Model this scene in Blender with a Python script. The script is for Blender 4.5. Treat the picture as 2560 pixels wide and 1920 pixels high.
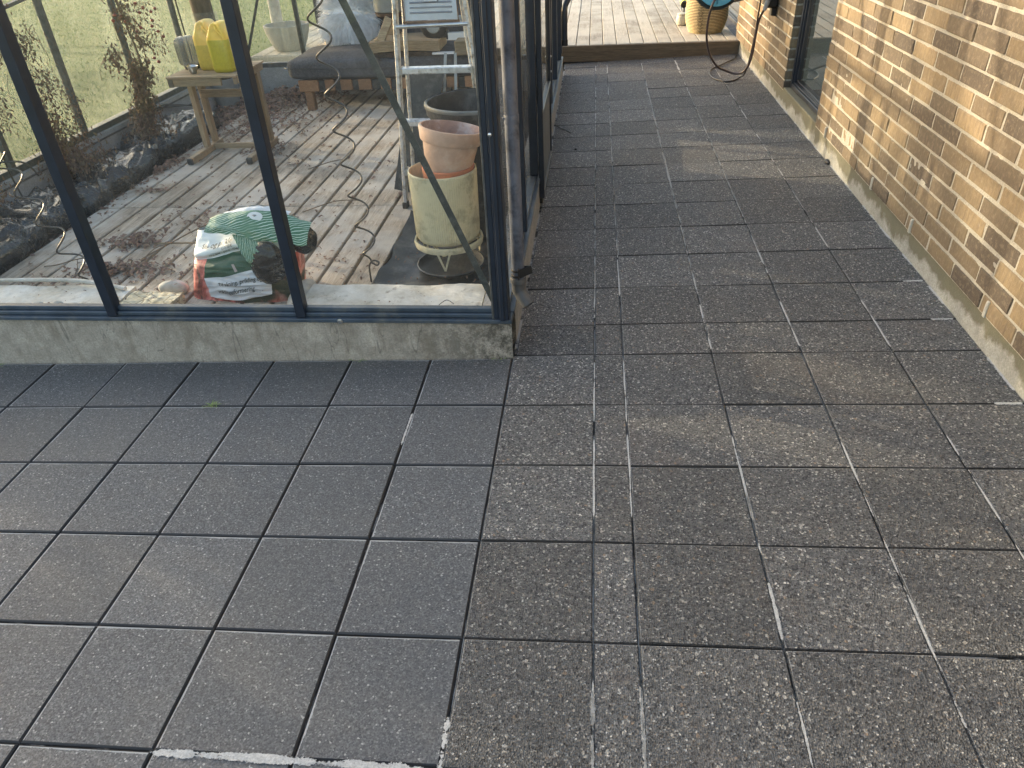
import bpy, math, random
from mathutils import Vector, Matrix, noise
R=math.radians
random.seed(7)
sc=bpy.context.scene
for o in list(bpy.data.objects): bpy.data.objects.remove(o)
# ---------------------------------------------------------------- camera
cam=bpy.data.cameras.new('camera'); co=bpy.data.objects.new('camera',cam); sc.collection.objects.link(co)
cam.sensor_fit='HORIZONTAL'; cam.sensor_width=36; cam.lens=36*1824.56/2560; cam.clip_end=500; cam.clip_start=.02
_R=Vector((0.99441675,0.09526777,-0.0453805)); _U=Vector((-0.01646124,0.56483085,0.8250425)); _F=Vector((-0.10423226,0.81968906,-0.56324549))
m=Matrix((_R,_U,-_F)).transposed().to_4x4(); m.translation=Vector((0.27503407,-0.72636966,1.40954881)); co.matrix_world=m
sc.camera=co
# ---------------------------------------------------------------- light
SUN_EL=10.0; SUN_AZ=22.0     # degrees: height; turn from -x towards +y
sd=Vector((-math.cos(R(SUN_AZ))*math.cos(R(SUN_EL)),math.sin(R(SUN_AZ))*math.cos(R(SUN_EL)),math.sin(R(SUN_EL))))
w=bpy.data.worlds.new("World"); sc.world=w; w.use_nodes=True; nt=w.node_tree
bg=nt.nodes['Background']; sky=nt.nodes.new('ShaderNodeTexSky'); sky.sky_type='NISHITA'; sky.sun_disc=False
sky.sun_elevation=R(SUN_EL); sky.sun_rotation=math.atan2(sd.x,sd.y); sky.dust_density=2.5; sky.ozone_density=.3; sky.air_density=.9
nt.links.new(sky.outputs[0],bg.inputs[0]); bg.inputs[1].default_value=0.15
sl=bpy.data.lights.new('sun','SUN'); sl.energy=1.75; sl.angle=R(.6); sl.color=(1,.83,.60)
so=bpy.data.objects.new('sun',sl); sc.collection.objects.link(so); so.rotation_euler=(-sd).to_track_quat('-Z','Y').to_euler()
sc.view_settings.view_transform='Standard'; sc.view_settings.look='None'; sc.view_settings.exposure=2.36; sc.view_settings.gamma=1
sc.render.engine='CYCLES'; sc.cycles.max_bounces=10; sc.cycles.transparent_max_bounces=24; sc.cycles.caustics_reflective=False; sc.cycles.caustics_refractive=False
# ---------------------------------------------------------------- helpers
C=sc.collection
SL=0.028                      # the paving falls 1.6 degrees towards the greenhouse
def gz(x): return SL*x
class MB:
    def __init__(s): s.v=[];s.f=[];s.uv=[];s.col=[];s.mi=[]
    def add(s,vs,fs,uvs=None,col=(0,0,0),mi=0):
        b=len(s.v); s.v+= [tuple(v) for v in vs]
        for k,f in enumerate(fs):
            s.f.append([b+i for i in f]); s.uv.append(uvs[k] if uvs else None); s.col.append(col); s.mi.append(mi)
    def box(s,a,b,bev=0,M=None,col=None,mi=0,jit=0):
        a=Vector(a);b=Vector(b)
        col=col or (random.random(),random.random(),random.random())
        c=(a+b)/2;hh=(b-a)/2; vs=[];fs=[]
        if bev<=0:
            for sx in(-1,1):
                for sy in(-1,1):
                    for sz in(-1,1): vs.append(Vector((sx*hh.x,sy*hh.y,sz*hh.z)))
            fs=[(0,1,3,2),(4,6,7,5),(0,4,5,1),(2,3,7,6),(0,2,6,4),(1,5,7,3)]
        else:
            idx={}
            for sx in(-1,1):
                for sy in(-1,1):
                    for sz in(-1,1):
                        for ax in range(3):
                            q=[sx*(hh.x-bev),sy*(hh.y-bev),sz*(hh.z-bev)]
                            q[ax]=(sx,sy,sz)[ax]*hh[ax]
                            idx[(sx,sy,sz,ax)]=len(vs); vs.append(Vector(q))
            for ax in range(3):
                o=[i for i in range(3) if i!=ax]
                for sg in(-1,1):
                    f=[]
                    for p,q in((-1,-1),(1,-1),(1,1),(-1,1)):
                        k=[0,0,0];k[ax]=sg;k[o[0]]=p;k[o[1]]=q; f.append(idx[(*k,ax)])
                    flip=(sg>0)==(ax==1)
                    fs.append(f[::-1] if flip else f)
            for ax in range(3):
                o=[i for i in range(3) if i!=ax]
                for p in(-1,1):
                    for q in(-1,1):
                        def kk(t,w_):
                            k=[0,0,0];k[ax]=t;k[o[0]]=p;k[o[1]]=q; return idx[(*k,w_)]
                        fs.append((kk(-1,o[0]),kk(1,o[0]),kk(1,o[1]),kk(-1,o[1])))
            for sx in(-1,1):
                for sy in(-1,1):
                    for sz in(-1,1): fs.append([idx[(sx,sy,sz,i)] for i in range(3)])
        out=[]
        for v in vs:
            if jit: v=v+Vector([random.uniform(-jit,jit) for _ in range(3)])
            v=v+c
            out.append(M@v if M else v)
        s.add(out,fs,None,col,mi)
    def bar(s,p,q,wd,th,up=(0,0,1),bev=0,col=None,mi=0):
        p=Vector(p);q=Vector(q);d=(q-p);L=d.length;d.normalize(); up=Vector(up); x=d.cross(up)
        if x.length<1e-4: x=d.cross(Vector((1,0,0)))
        x.normalize(); z=x.cross(d)
        M=Matrix((x,d,z)).transposed().to_4x4(); M.translation=p
        s.box((-wd/2,0,-th/2),(wd/2,L,th/2),bev,M,col,mi)
    def tube(s,pts,r,n=8,cap=True,col=(0,0,0),mi=0,closed=False):
        pts=[Vector(p) for p in pts]; m=len(pts); rr=r if hasattr(r,'__len__') else [r]*m
        u=None;vs=[]
        for i,p in enumerate(pts):
            if closed: d=pts[(i+1)%m]-pts[i-1]
            else: d=pts[min(i+1,m-1)]-pts[max(i-1,0)]
            if d.length<1e-9: d=Vector((0,0,1))
            d.normalize()
            if u is None:
                u=d.cross(Vector((0,0,1)) if abs(d.z)<.9 else Vector((1,0,0))).normalized()
            else:
                u=(u-d*u.dot(d)); u.normalize()
            w_=d.cross(u)
            for k in range(n):
                a=2*math.pi*k/n; vs.append(p+(u*math.cos(a)+w_*math.sin(a))*rr[i])
        fs=[]
        for i in range(m if closed else m-1):
            j=(i+1)%m
            for k in range(n): fs.append((i*n+k,i*n+(k+1)%n,j*n+(k+1)%n,j*n+k))
        if cap and not closed: fs.append(list(range(n))[::-1]); fs.append([(m-1)*n+k for k in range(n)])
        s.add(vs,fs,None,col,mi)
    def lathe(s,prof,n=32,M=None,rf=None,col=(0,0,0),mi=0,cb=True,ct=True):
        vs=[]
        for i,(r,z) in enumerate(prof):
            for k in range(n):
                a=2*math.pi*k/n; q=r*(rf(a,z) if rf else 1); v=Vector((q*math.cos(a),q*math.sin(a),z)); vs.append(M@v if M else v)
        fs=[]
        for i in range(len(prof)-1):
            for k in range(n): fs.append((i*n+k,i*n+(k+1)%n,(i+1)*n+(k+1)%n,(i+1)*n+k))
        if cb: fs.append(list(range(n))[::-1])
        if ct: fs.append([(len(prof)-1)*n+k for k in range(n)])
        s.add(vs,fs,None,col,mi)
    def grid(s,fn,nu,nv,cu=False,mi=0,col=(0,0,0)):
        vs=[];mu=nu if cu else nu+1
        for j in range(nv+1):
            for i in range(mu): vs.append(fn(i/nu,j/nv))
        fs=[];uvs=[]
        for j in range(nv):
            for i in range(nu):
                i2=(i+1)%mu
                fs.append((j*mu+i,j*mu+i2,(j+1)*mu+i2,(j+1)*mu+i)); uvs.append([(i/nu,j/nv),((i+1)/nu,j/nv),((i+1)/nu,(j+1)/nv),(i/nu,(j+1)/nv)])
        s.add(vs,fs,uvs,col,mi)
    def build(s,name,mat,parent=None,smooth=False,**kw):
        me=bpy.data.meshes.new(name); me.from_pydata(s.v,[],s.f)
        mats=mat if isinstance(mat,(list,tuple)) else [mat]
        for m_ in mats: me.materials.append(m_)
        me.polygons.foreach_set('material_index',s.mi)
        if any(u is not None for u in s.uv):
            l=me.uv_layers.new(name='UVMap'); flat=[]
            for f,u in zip(s.f,s.uv):
                for k in range(len(f)): flat+= (u[k] if u else (0,0))
            l.data.foreach_set('uv',flat)
        ca=me.color_attributes.new('tint','FLOAT_COLOR','CORNER'); flat=[]
        for f,c_ in zip(s.f,s.col): flat+= [c_[0],c_[1],c_[2],1]*len(f)
        ca.data.foreach_set('color',flat)
        if smooth:
            me.polygons.foreach_set('use_smooth',[True]*len(me.polygons))
            if smooth!=2: me.set_sharp_from_angle(angle=R(38))
        me.update()
        o=bpy.data.objects.new(name,me); C.objects.link(o)
        if parent:
            o.parent=parent; o.matrix_parent_inverse=Matrix.Identity(4)
            # geometry is written in world space: bring it into the parent's frame
            me.transform(parent.matrix_world.inverted())
        if kw: tag(o,**kw)
        return o
def tag(o,label=None,cat=None,group=None,kind=None):
    if label: o['label']=label
    if cat: o['category']=cat
    if group: o['group']=group
    if kind: o['kind']=kind
def thing(name,loc,label,cat,group=None):
    o=bpy.data.objects.new(name,None); C.objects.link(o); o.location=loc; o.empty_display_size=.1
    o.matrix_world=Matrix.Translation(Vector(loc)); tag(o,label,cat,group); return o
def N3(p,sc_=1.0): return noise.noise(Vector(p)*sc_)
def spline(pts,k=8):
    pts=[Vector(p) for p in pts]; out=[]
    for i in range(len(pts)-1):
        a,b,c,d=pts[max(i-1,0)],pts[i],pts[i+1],pts[min(i+2,len(pts)-1)]
        for t in range(k):
            t/=k; out.append(.5*((2*b)+(c-a)*t+(2*a-5*b+4*c-d)*t*t+(3*b-a-3*c+d)*t**3))
    out.append(pts[-1]); return out
# ---------------------------------------------------------------- materials
class NT:
    def __init__(s,name):
        s.m=bpy.data.materials.new(name); s.m.use_nodes=True; s.t=s.m.node_tree; s.p=s.t.nodes['Principled BSDF']; s.out=s.t.nodes['Material Output']
        s.tc=s.n('ShaderNodeTexCoord')
    def n(s,ty,**kw):
        x=s.t.nodes.new(ty)
        for k,v in kw.items(): setattr(x,k,v)
        return x
    def l(s,a,b): s.t.links.new(a,b)
    def mapped(s,scale=(1,1,1),src='Object',rot=(0,0,0)):
        mp=s.n('ShaderNodeMapping'); mp.inputs['Scale'].default_value=scale; mp.inputs['Rotation'].default_value=rot; s.l(s.tc.outputs[src],mp.inputs[0]); return mp.outputs[0]
    def noise(s,scale,detail=4,rough=.55,vec=None,dist=0):
        x=s.n('ShaderNodeTexNoise'); x.inputs['Scale'].default_value=scale; x.inputs['Detail'].default_value=detail; x.inputs['Roughness'].default_value=rough; x.inputs['Distortion'].default_value=dist
        s.l(vec if vec is not None else s.tc.outputs['Object'],x.inputs['Vector']); return x.outputs['Fac']
    def vor(s,scale,vec=None,out='Color',feat='F1'):
        x=s.n('ShaderNodeTexVoronoi',feature=feat); x.inputs['Scale'].default_value=scale
        s.l(vec if vec is not None else s.tc.outputs['Object'],x.inputs['Vector']); return x.outputs[out]
    def ramp(s,fac,stops,interp='LINEAR'):
        x=s.n('ShaderNodeValToRGB'); e=x.color_ramp.elements; x.color_ramp.interpolation=interp
        while len(e)<len(stops): e.new(.5)
        for i,(p_,c_) in enumerate(stops):
            e[i].position=p_; e[i].color=(*c_,1) if hasattr(c_,'__len__') else (c_,c_,c_,1)
        s.l(fac,x.inputs[0]); return x.outputs[0]
    def mix(s,f,a,b,ty='MIX'):
        x=s.n('ShaderNodeMix',data_type='RGBA',blend_type=ty)
        for i,v in ((0,f),(6,a),(7,b)):
            if isinstance(v,(int,float)): x.inputs[i].default_value=v if i==0 else (v,v,v,1)
            elif isinstance(v,(tuple,list)): x.inputs[i].default_value=(*v,1)
            else: s.l(v,x.inputs[i])
        return x.outputs[2]
    def math(s,op,a,b=0,c=0):
        x=s.n('ShaderNodeMath',operation=op)
        for i,v in enumerate((a,b,c)):
            if isinstance(v,(int,float)): x.inputs[i].default_value=v
            else: s.l(v,x.inputs[i])
        return x.outputs[0]
    def sep(s,v):
        x=s.n('ShaderNodeSeparateXYZ'); s.l(v,x.inputs[0]); return x.outputs
    def attr(s): 
        x=s.n('ShaderNodeAttribute',attribute_name='tint'); return s.sep(x.outputs['Vector'])
    def bump(s,h_,strength=.3,dist=.005,prev=None):
        x=s.n('ShaderNodeBump'); x.inputs['Strength'].default_value=strength; x.inputs['Distance'].default_value=dist; s.l(h_,x.inputs['Height'])
        if prev is not None: s.l(prev,x.inputs['Normal'])
        s.l(x.outputs[0],s.p.inputs['Normal']); return x.outputs[0]
    def col(s,c_): 
        if isinstance(c_,tuple): s.p.inputs['Base Color'].default_value=(*c_,1)
        else: s.l(c_,s.p.inputs['Base Color'])
    def rough(s,r):
        if isinstance(r,(int,float)): s.p.inputs['Roughness'].default_value=r
        else: s.l(r,s.p.inputs['Roughness'])
    def metal(s,v): s.p.inputs['Metallic'].default_value=v
def simple(name,c,rough=.6,var=.25,scale=20,metal=0,bump=.15,bscale=80,stretch=(1,1,1),dirt=None,dirtscale=6,spec=None):
    t=NT(name); vec=t.mapped(stretch)
    n1=t.noise(scale,5,.6,vec)
    a=tuple(x*(1-var) for x in c); b=tuple(min(1,x*(1+var)) for x in c)
    cc=t.ramp(n1,[(.3,a),(.7,b)])
    if dirt:
        n2=t.noise(dirtscale,6,.7); f_=t.ramp(n2,[(.5,0.),(.68,1.)]); cc=t.mix(f_,cc,dirt)
    t.col(cc); t.rough(rough); t.metal(metal)
    if spec is not None: t.p.inputs['Specular IOR Level'].default_value=spec
    if bump: t.bump(t.noise(bscale,4,.6,vec),bump,.003)
    return t.m
def wood(name,c1,c2,axis='Y',rough=.7,scale=1.0,grey=None,bump=.25):
    t=NT(name); st={'X':(1.2,14,14),'Y':(14,1.2,14),'Z':(14,14,1.2)}[axis]
    at=t.attr()
    cmb=t.n('ShaderNodeCombineXYZ'); t.l(at[0],cmb.inputs[0]); t.l(at[1],cmb.inputs[1]); t.l(at[2],cmb.inputs[2])
    vm=t.n('ShaderNodeVectorMath',operation='MULTIPLY_ADD'); t.l(cmb.outputs[0],vm.inputs[0]); vm.inputs[1].default_value=(7,7,7); t.l(t.tc.outputs['Object'],vm.inputs[2])
    mp=t.n('ShaderNodeMapping'); mp.inputs['Scale'].default_value=tuple(x*scale for x in st); t.l(vm.outputs[0],mp.inputs[0]); v=mp.outputs[0]
    g=t.noise(3.2,7,.68,v,.6); g2=t.noise(14,4,.7,v)
    cc=t.ramp(g,[(.3,c1),(.52,tuple((x+y)/2 for x,y in zip(c1,c2))),(.72,c2)])
    cc=t.mix(t.ramp(g2,[(.35,.5),(.6,0.)]),cc,tuple(x*.55 for x in c1))
    br=t.math('MULTIPLY_ADD',at[0],.5,.75); b3=t.n('ShaderNodeCombineXYZ')
    for i in range(3): t.l(br,b3.inputs[i])
    cc=t.mix(1.0,cc,b3.outputs[0],'MULTIPLY')
    if grey:
        cc=t.mix(t.ramp(t.noise(2.5,5,.6),[(.42,0.),(.62,.8)]),cc,grey)
    t.col(cc); t.rough(rough)
    t.bump(t.math('ADD',g,g2),bump,.003)
    return t.m
def rough_tile():
    t=NT('exposed_aggregate_concrete'); at=t.attr()
    v1=t.sep(t.vor(245,out='Color'))
    c1=t.ramp(v1[0],[(0,(.030,.030,.031)),(.15,(.088,.087,.086)),(.46,(.128,.126,.122)),(.74,(.185,.180,.172)),(.875,(.25,.225,.188)),(.912,(.020,.020,.022)),(.940,(.38,.37,.34)),(.985,(.68,.65,.60))],'CONSTANT')
    v2=t.sep(t.vor(150,out='Color')); f2=t.ramp(v2[1],[(0,0.),(.962,0.),(.968,1.)],'CONSTANT')
    c1=t.mix(f2,c1,t.ramp(v2[0],[(0,(.27,.20,.14)),(.2,(.46,.43,.38)),(.6,(.025,.025,.027))],'CONSTANT'))
    fine=t.noise(300,2,.7); c1=t.mix(.22,c1,t.ramp(fine,[(.36,.02),(.64,.24)]))
    patch=t.ramp(t.noise(3.3,4,.6,dist=.3),[(.55,0.),(.75,.45)]); c1=t.mix(patch,c1,t.mix(v1[1],(.07,.055,.048),(.24,.20,.17)))
    br=t.math('MULTIPLY_ADD',at[0],.40,.90); b3=t.n('ShaderNodeCombineXYZ')
    for i in range(3): t.l(br,b3.inputs[i])
    c1=t.mix(1.0,c1,b3.outputs[0],'MULTIPLY')
    lim(t,at,.013,.002,.50,.010,.45)
    c1=t.mix(t.edge,c1,(.36,.355,.34)); c1=t.mix(t.edge2,c1,(.030,.029,.028))
    t.col(c1); t.rough(.8)
    d=t.vor(245,out='Distance'); t.bump(d,1.0,.006,t.bump(fine,.4,.002))
    return t.m
def lim(t,at,ww,dk,thr=.50,off=.010,lon=.95):
    uv=t.n('ShaderNodeUVMap'); s=t.sep(uv.outputs[0])
    a=t.math('MINIMUM',s[0],t.math('SUBTRACT',1,s[0])); b=t.math('MINIMUM',s[1],t.math('SUBTRACT',1,s[1])); d=t.math('MINIMUM',a,b)
    dw=t.math('SUBTRACT',t.math('MINIMUM',s[0],t.math('SUBTRACT',1,s[1])),off)   # lime collects on the high, far side of each slab
    nz=t.noise(6,5,.7); nz2=t.noise(150,3,.7)
    wd=t.math('MULTIPLY',t.ramp(nz,[(thr,.25),(thr+.2,1.)]),ww)
    d2=t.math('ADD',dw,t.math('MULTIPLY',t.math('SUBTRACT',nz2,.5),ww*1.1))
    bev=t.math('GREATER_THAN',d,.0001)
    t.edge=t.math('MULTIPLY',t.math('MULTIPLY',t.math('LESS_THAN',d2,wd),.8),bev)
    dk2=t.math('MAXIMUM',t.math('MULTIPLY',t.math('LESS_THAN',b,dk),.95),t.math('MULTIPLY',t.math('LESS_THAN',a,dk),lon))
    t.edge2=t.math('MULTIPLY',dk2,t.math('SUBTRACT',1,t.edge))
def smooth_tile():
    t=NT('smooth_concrete_slab'); at=t.attr()
    v1=t.sep(t.vor(270,out='Color'))
    c1=t.ramp(v1[0],[(0,(.030,.031,.032)),(.25,(.068,.069,.071)),(.58,(.112,.113,.113)),(.83,(.175,.174,.170)),(.955,(.27,.265,.255)),(.988,(.55,.54,.50))],'CONSTANT')
    fine=t.noise(260,3,.75); c1=t.mix(.4,c1,t.ramp(fine,[(.36,.03),(.64,.20)]))
    big=t.noise(1.1,5,.6,dist=.4); c1=t.mix(t.ramp(big,[(.38,.32),(.62,0.)]),c1,(.045,.049,.054))
    c1=t.mix(t.ramp(t.noise(1.7,4,.5),[(.52,0.),(.75,.3)]),c1,(.13,.122,.105))
    br=t.math('MULTIPLY_ADD',at[0],.24,.92); b3=t.n('ShaderNodeCombineXYZ')
    for i in range(3): t.l(br,b3.inputs[i])
    c1=t.mix(1.0,c1,b3.outputs[0],'MULTIPLY')
    lim(t,at,.014,.002,.44,.0152,.95); c1=t.mix(t.edge,c1,(.40,.40,.39)); c1=t.mix(t.edge2,c1,(.018,.018,.019))
    t.col(c1); t.rough(t.ramp(big,[(.3,.52),(.7,.68)])); t.bump(fine,.5,.002)
    return t.m
def brick_mat():
    t=NT('yellow_brown_brick'); at=t.attr(); vec=t.mapped((30,30,7))
    c1=t.ramp(at[0],[(0,(.092,.070,.050)),(.3,(.138,.104,.068)),(.55,(.195,.144,.086)),(.8,(.262,.190,.106)),(1,(.32,.232,.13))])
    st=t.noise(2.2,6,.7,vec); c1=t.mix(t.ramp(st,[(.35,.45),(.62,0.)]),c1,(.10,.075,.055))
    c1=t.mix(t.ramp(t.noise(55,5,.7),[(.5,0.),(.75,.4)]),c1,(.42,.33,.23))
    c1=t.mix(t.ramp(t.vor(150,out='Distance'),[(.04,.9),(.1,0.)]),c1,(.05,.035,.025))
    c1=t.mix(t.ramp(t.noise(16,6,.75),[(.66,0.),(.74,.5)]),c1,(.5,.46,.40))
    t.col(c1); t.rough(.85); t.bump(st,.5,.004,t.bump(t.noise(160,4,.7),.5,.003)); return t.m
def mortar_mat():
    t=NT('grey_lime_mortar'); n=t.noise(150,4,.75); c=t.ramp(n,[(.3,(.32,.29,.235)),(.7,(.58,.54,.45))])
    c=t.mix(t.ramp(t.noise(9,5,.6),[(.5,0.),(.8,.5)]),c,(.30,.26,.21)); t.col(c); t.rough(.95)
    t.bump(n,.9,.006,t.bump(t.noise(30,3,.6),.5,.006)); return t.m
def concrete(name,c,dark,mold=(.06,.053,.040),mode='front'):
    t=NT(name); n=t.noise(9,6,.7); f=t.noise(140,4,.7)
    cc=t.mix(t.ramp(n,[(.35,.0),(.7,1.)]),c,dark); cc=t.mix(t.ramp(f,[(.35,.55),(.65,0.)]),cc,tuple(x*.55 for x in dark))
    s=t.sep(t.tc.outputs['Object'])
    if mode=='front':
        # algae near the outside corner and in runs from the sill
        m_=t.math('MULTIPLY',t.ramp(t.math('ADD',s[0],.55),[(0,.30),(.30,.55),(.52,1.)]),t.ramp(t.noise(13,9,.85),[(.39,0.),(.54,.95)]))
        cc=t.mix(m_,cc,mold)
        v=t.mapped((3,3,.8)); cc=t.mix(t.ramp(t.noise(2.6,6,.75,v),[(.50,0.),(.68,.65)]),cc,(.17,.14,.10)); cc=t.mix(t.ramp(t.vor(95,out='Distance'),[(.05,.7),(.11,0.)]),cc,(.05,.045,.04)); cc=t.mix(t.ramp(t.math('ABSOLUTE',t.math('SUBTRACT',t.noise(1.6,3,.5,t.mapped((3,1,.6)),1.5),.5)),[(.0,.6),(.0012,0.)]),cc,(.08,.075,.065))
    elif mode=='plinth':
        h_=t.math('MULTIPLY_ADD',t.noise(6,6,.65),.26,t.math('SUBTRACT',s[2],.055)) if False else t.math('MULTIPLY_ADD',t.noise(6,6,.65),.22,t.math('SUBTRACT',s[2],.132))
        cc=t.mix(t.ramp(h_,[(.060,0.),(.085,.85)]),cc,(.12,.11,.065))
        cc=t.mix(t.ramp(t.noise(22,6,.75),[(.6,0.),(.7,.5)]),cc,(.10,.11,.05))
    t.col(cc); t.rough(.9); t.bump(f,.5,.004,t.bump(n,.3,.01)); return t.m
def glass_mat(name,dirt=.06,ior=1.45,tint=(.965,.975,.965),streak=(5,5,1.2),dcol=(.75,.76,.70),blend=0.0):
    t=NT(name); t.t.nodes.remove(t.p)
    tr=t.n('ShaderNodeBsdfTransparent'); tr.inputs[0].default_value=(*tint,1)
    gl=t.n('ShaderNodeBsdfGlossy'); gl.inputs['Roughness'].default_value=.0; gl.inputs[0].default_value=(1,1,1,1)
    fr=t.n('ShaderNodeFresnel'); fr.inputs[0].default_value=ior
    df=t.n('ShaderNodeBsdfDiffuse'); df.inputs[0].default_value=(*dcol,1); tl=t.n('ShaderNodeBsdfTranslucent'); tl.inputs[0].default_value=(*dcol,1)
    ad=t.n('ShaderNodeMixShader'); ad.inputs[0].default_value=.5; t.l(df.outputs[0],ad.inputs[1]); t.l(tl.outputs[0],ad.inputs[2])
    m1=t.n('ShaderNodeMixShader'); geo=t.n('ShaderNodeNewGeometry')
    t.l(t.math('MULTIPLY_ADD',geo.outputs['Backfacing'],1/ior-ior,ior),fr.inputs[0]); fac=fr.outputs[0]
    # thin pane: same fresnel from both sides
    t.l(fac,m1.inputs[0]); t.l(tr.outputs[0],m1.inputs[1]); t.l(gl.outputs[0],m1.inputs[2])
    v=t.mapped(streak); a=t.noise(3,6,.7,v); b=t.noise(2.2,4,.6); sp=t.vor(160,out='Distance')
    f=t.math('MULTIPLY',t.ramp(a,[(.3,.3),(.75,1.)]),t.ramp(b,[(.3,.4),(.7,1.)]))
    f=t.math('MULTIPLY',f,dirt*1.6)
    f=t.math('ADD',f,t.math('MULTIPLY',t.ramp(sp,[(.05,1.),(.12,0.)]),t.math('MULTIPLY',t.ramp(t.noise(11,3,.6),[(.5,0.),(.7,1.)]),.22)))
    m2=t.n('ShaderNodeMixShader'); t.l(f,m2.inputs[0]); t.l(m1.outputs[0],m2.inputs[1]); t.l(ad.outputs[0],m2.inputs[2])
    t.l(m2.outputs[0],t.out.inputs['Surface']); return t.m
M={}
M['tile_r']=rough_tile(); M['tile_s']=smooth_tile(); M['brick']=brick_mat(); M['mortar']=mortar_mat()
M['found']=concrete('foundation_concrete',(.60,.53,.44),(.36,.31,.25))
M['found_in']=concrete('inner_foundation_concrete',(.40,.40,.39),(.26,.26,.25),mode='x')
M['plinth']=concrete('plinth_concrete',(.50,.48,.43),(.30,.29,.25),mode='plinth')
M['glass_f']=glass_mat('front_glass',.034,1.5); M['glass_l']=glass_mat('dusty_glass',.22,1.45,(.95,.96,.94),(9,9,1),(.70,.76,.66)); M['glass_r']=glass_mat('side_glass',.03,1.5); M['glass_roof']=glass_mat('roof_glass',.0,1.2,(.98,.98,.98)); M['glass_w']=glass_mat('window_glass',.01,2.9,(.6,.66,.64))
M['alu']=simple('dark_blue_coated_aluminium',(.012,.018,.030),.42,.3,12,0,.04)
M['alu_g']=simple('grey_blue_sill_aluminium',(.045,.062,.082),.45,.3,9,0,.06,dirt=(.12,.12,.11))
M['alu_in']=simple('weathered_inner_profile',(.085,.085,.083),.55,.4,30,.3,.15)
M['alu_l']=simple('brushed_aluminium',(.62,.64,.66),.42,.2,40,.75,.12,60,dirt=(.20,.17,.14),dirtscale=28)
M['pipe']=simple('weathered_zinc_pipe',(.125,.137,.17),.5,.5,16,.1,.2,60,(1,1,.5),dirt=(.035,.04,.055),dirtscale=15)
M['pipe_g']=simple('grey_plastic_fitting',(.085,.085,.085),.6,.2,20)
M['black']=simple('black_rubber_plastic',(.012,.012,.013),.5,.3,20)
M['black2']=simple('dark_plastic_tub',(.028,.03,.031),.45,.3,18,dirt=(.10,.10,.095),dirtscale=12)
def film():
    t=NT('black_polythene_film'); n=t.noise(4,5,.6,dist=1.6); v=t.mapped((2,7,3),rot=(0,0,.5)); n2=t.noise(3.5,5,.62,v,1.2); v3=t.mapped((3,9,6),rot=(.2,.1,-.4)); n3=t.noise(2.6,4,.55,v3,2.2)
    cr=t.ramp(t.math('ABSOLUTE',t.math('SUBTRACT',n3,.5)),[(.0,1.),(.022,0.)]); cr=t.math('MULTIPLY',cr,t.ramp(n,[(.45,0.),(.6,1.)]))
    c=t.mix(t.ramp(t.noise(20,5,.7),[(.55,0.),(.85,.5)]),(.010,.011,.012),(.07,.065,.058)); c=t.mix(t.math('MULTIPLY',cr,.75),c,(.48,.50,.50)); c=t.mix(t.ramp(t.noise(2.4,4,.6),[(.55,0.),(.7,.12)]),c,(.33,.35,.35)); t.col(c); t.rough(t.ramp(n,[(.3,.16),(.7,.36)]))  # pale glints along the creases and a faint sheen painted into the colour
    t.p.inputs['Coat Weight'].default_value=.6; t.p.inputs['Coat Roughness'].default_value=.12
    t.bump(n3,1.0,.10,t.bump(n2,1.0,.08)); return t.m
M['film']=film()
def wfilm():
    t=NT('white_plastic_sheet'); t.col(t.mix(t.ramp(t.noise(13,6,.75),[(.56,0.),(.68,.75)]),t.ramp(t.noise(5,6,.7),[(.32,(.42,.38,.29)),(.62,(.74,.72,.65))]),(.20,.16,.11))); t.rough(.6)
    t.bump(t.noise(6,4,.6,dist=.8),.5,.02); return t.m
M['wfilm']=wfilm()
def foam():
    t=NT('cracked_cream_foam'); v=t.mapped((5,9,9)); d=t.vor(3.2,v,'Distance','DISTANCE_TO_EDGE'); n=t.noise(13,6,.7)
    c=t.ramp(n,[(.35,(.45,.38,.24)),(.6,(.74,.68,.50))]); c=t.mix(t.ramp(d,[(.02,.8),(.06,0.)]),c,(.22,.17,.10)); t.col(c); t.rough(.9); t.bump(d,.7,.01,t.bump(n,.6,.006)); return t.m
M['foam']=foam()
M['stone']=simple('pale_pebble_stone',(.50,.47,.40),.7,.25,18,0,.2)
M['soil']=simple('dark_soil',(.075,.058,.045),.95,.5,30,0,1.0,70,dirt=(.16,.12,.09),dirtscale=20)
M['floor']=wood('weathered_floor_boards',(.20,.155,.105),(.60,.51,.40),'Y',.8,1,(.50,.46,.40),.5)
M['deck']=wood('silvered_terrace_boards',(.26,.225,.17),(.55,.49,.40),'Y',.75,1,(.50,.46,.38),.35)
M['fascia']=wood('brown_fascia_board',(.13,.095,.06),(.27,.20,.13),'X',.8)
M['twood']=wood('pine_table_wood',(.26,.185,.11),(.46,.35,.22),'X',.65)
M['twoodz']=wood('pine_leg_wood',(.24,.17,.10),(.42,.31,.19),'Z',.65)
M['bench']=wood('oiled_bench_wood',(.22,.115,.055),(.38,.21,.11),'Y',.55)
M['slab']=wood('rough_sawn_plank',(.30,.21,.12),(.56,.44,.27),'X',.75)
M['bark']=simple('rough_bark',(.085,.06,.042),.95,.55,22,0,1.0,40,(1,1,.35))
M['gtrunk']=simple('smooth_grey_bark',(.33,.32,.30),.85,.3,14,0,.4,30)
M['fabric']=simple('charcoal_fabric',(.065,.067,.073),.95,.3,60,0,.5,420,dirt=(.11,.11,.115),dirtscale=4)
M['fur']=simple('pale_grey_fur',(.93,.92,.91),.8,.15,25,0,0)
M['terra']=simple('weathered_terracotta',(.50,.345,.26),.85,.22,9,0,.25,90,dirt=(.58,.48,.40),dirtscale=7)
M['terra2']=simple('red_terracotta',(.42,.16,.085),.8,.2,12)
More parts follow.
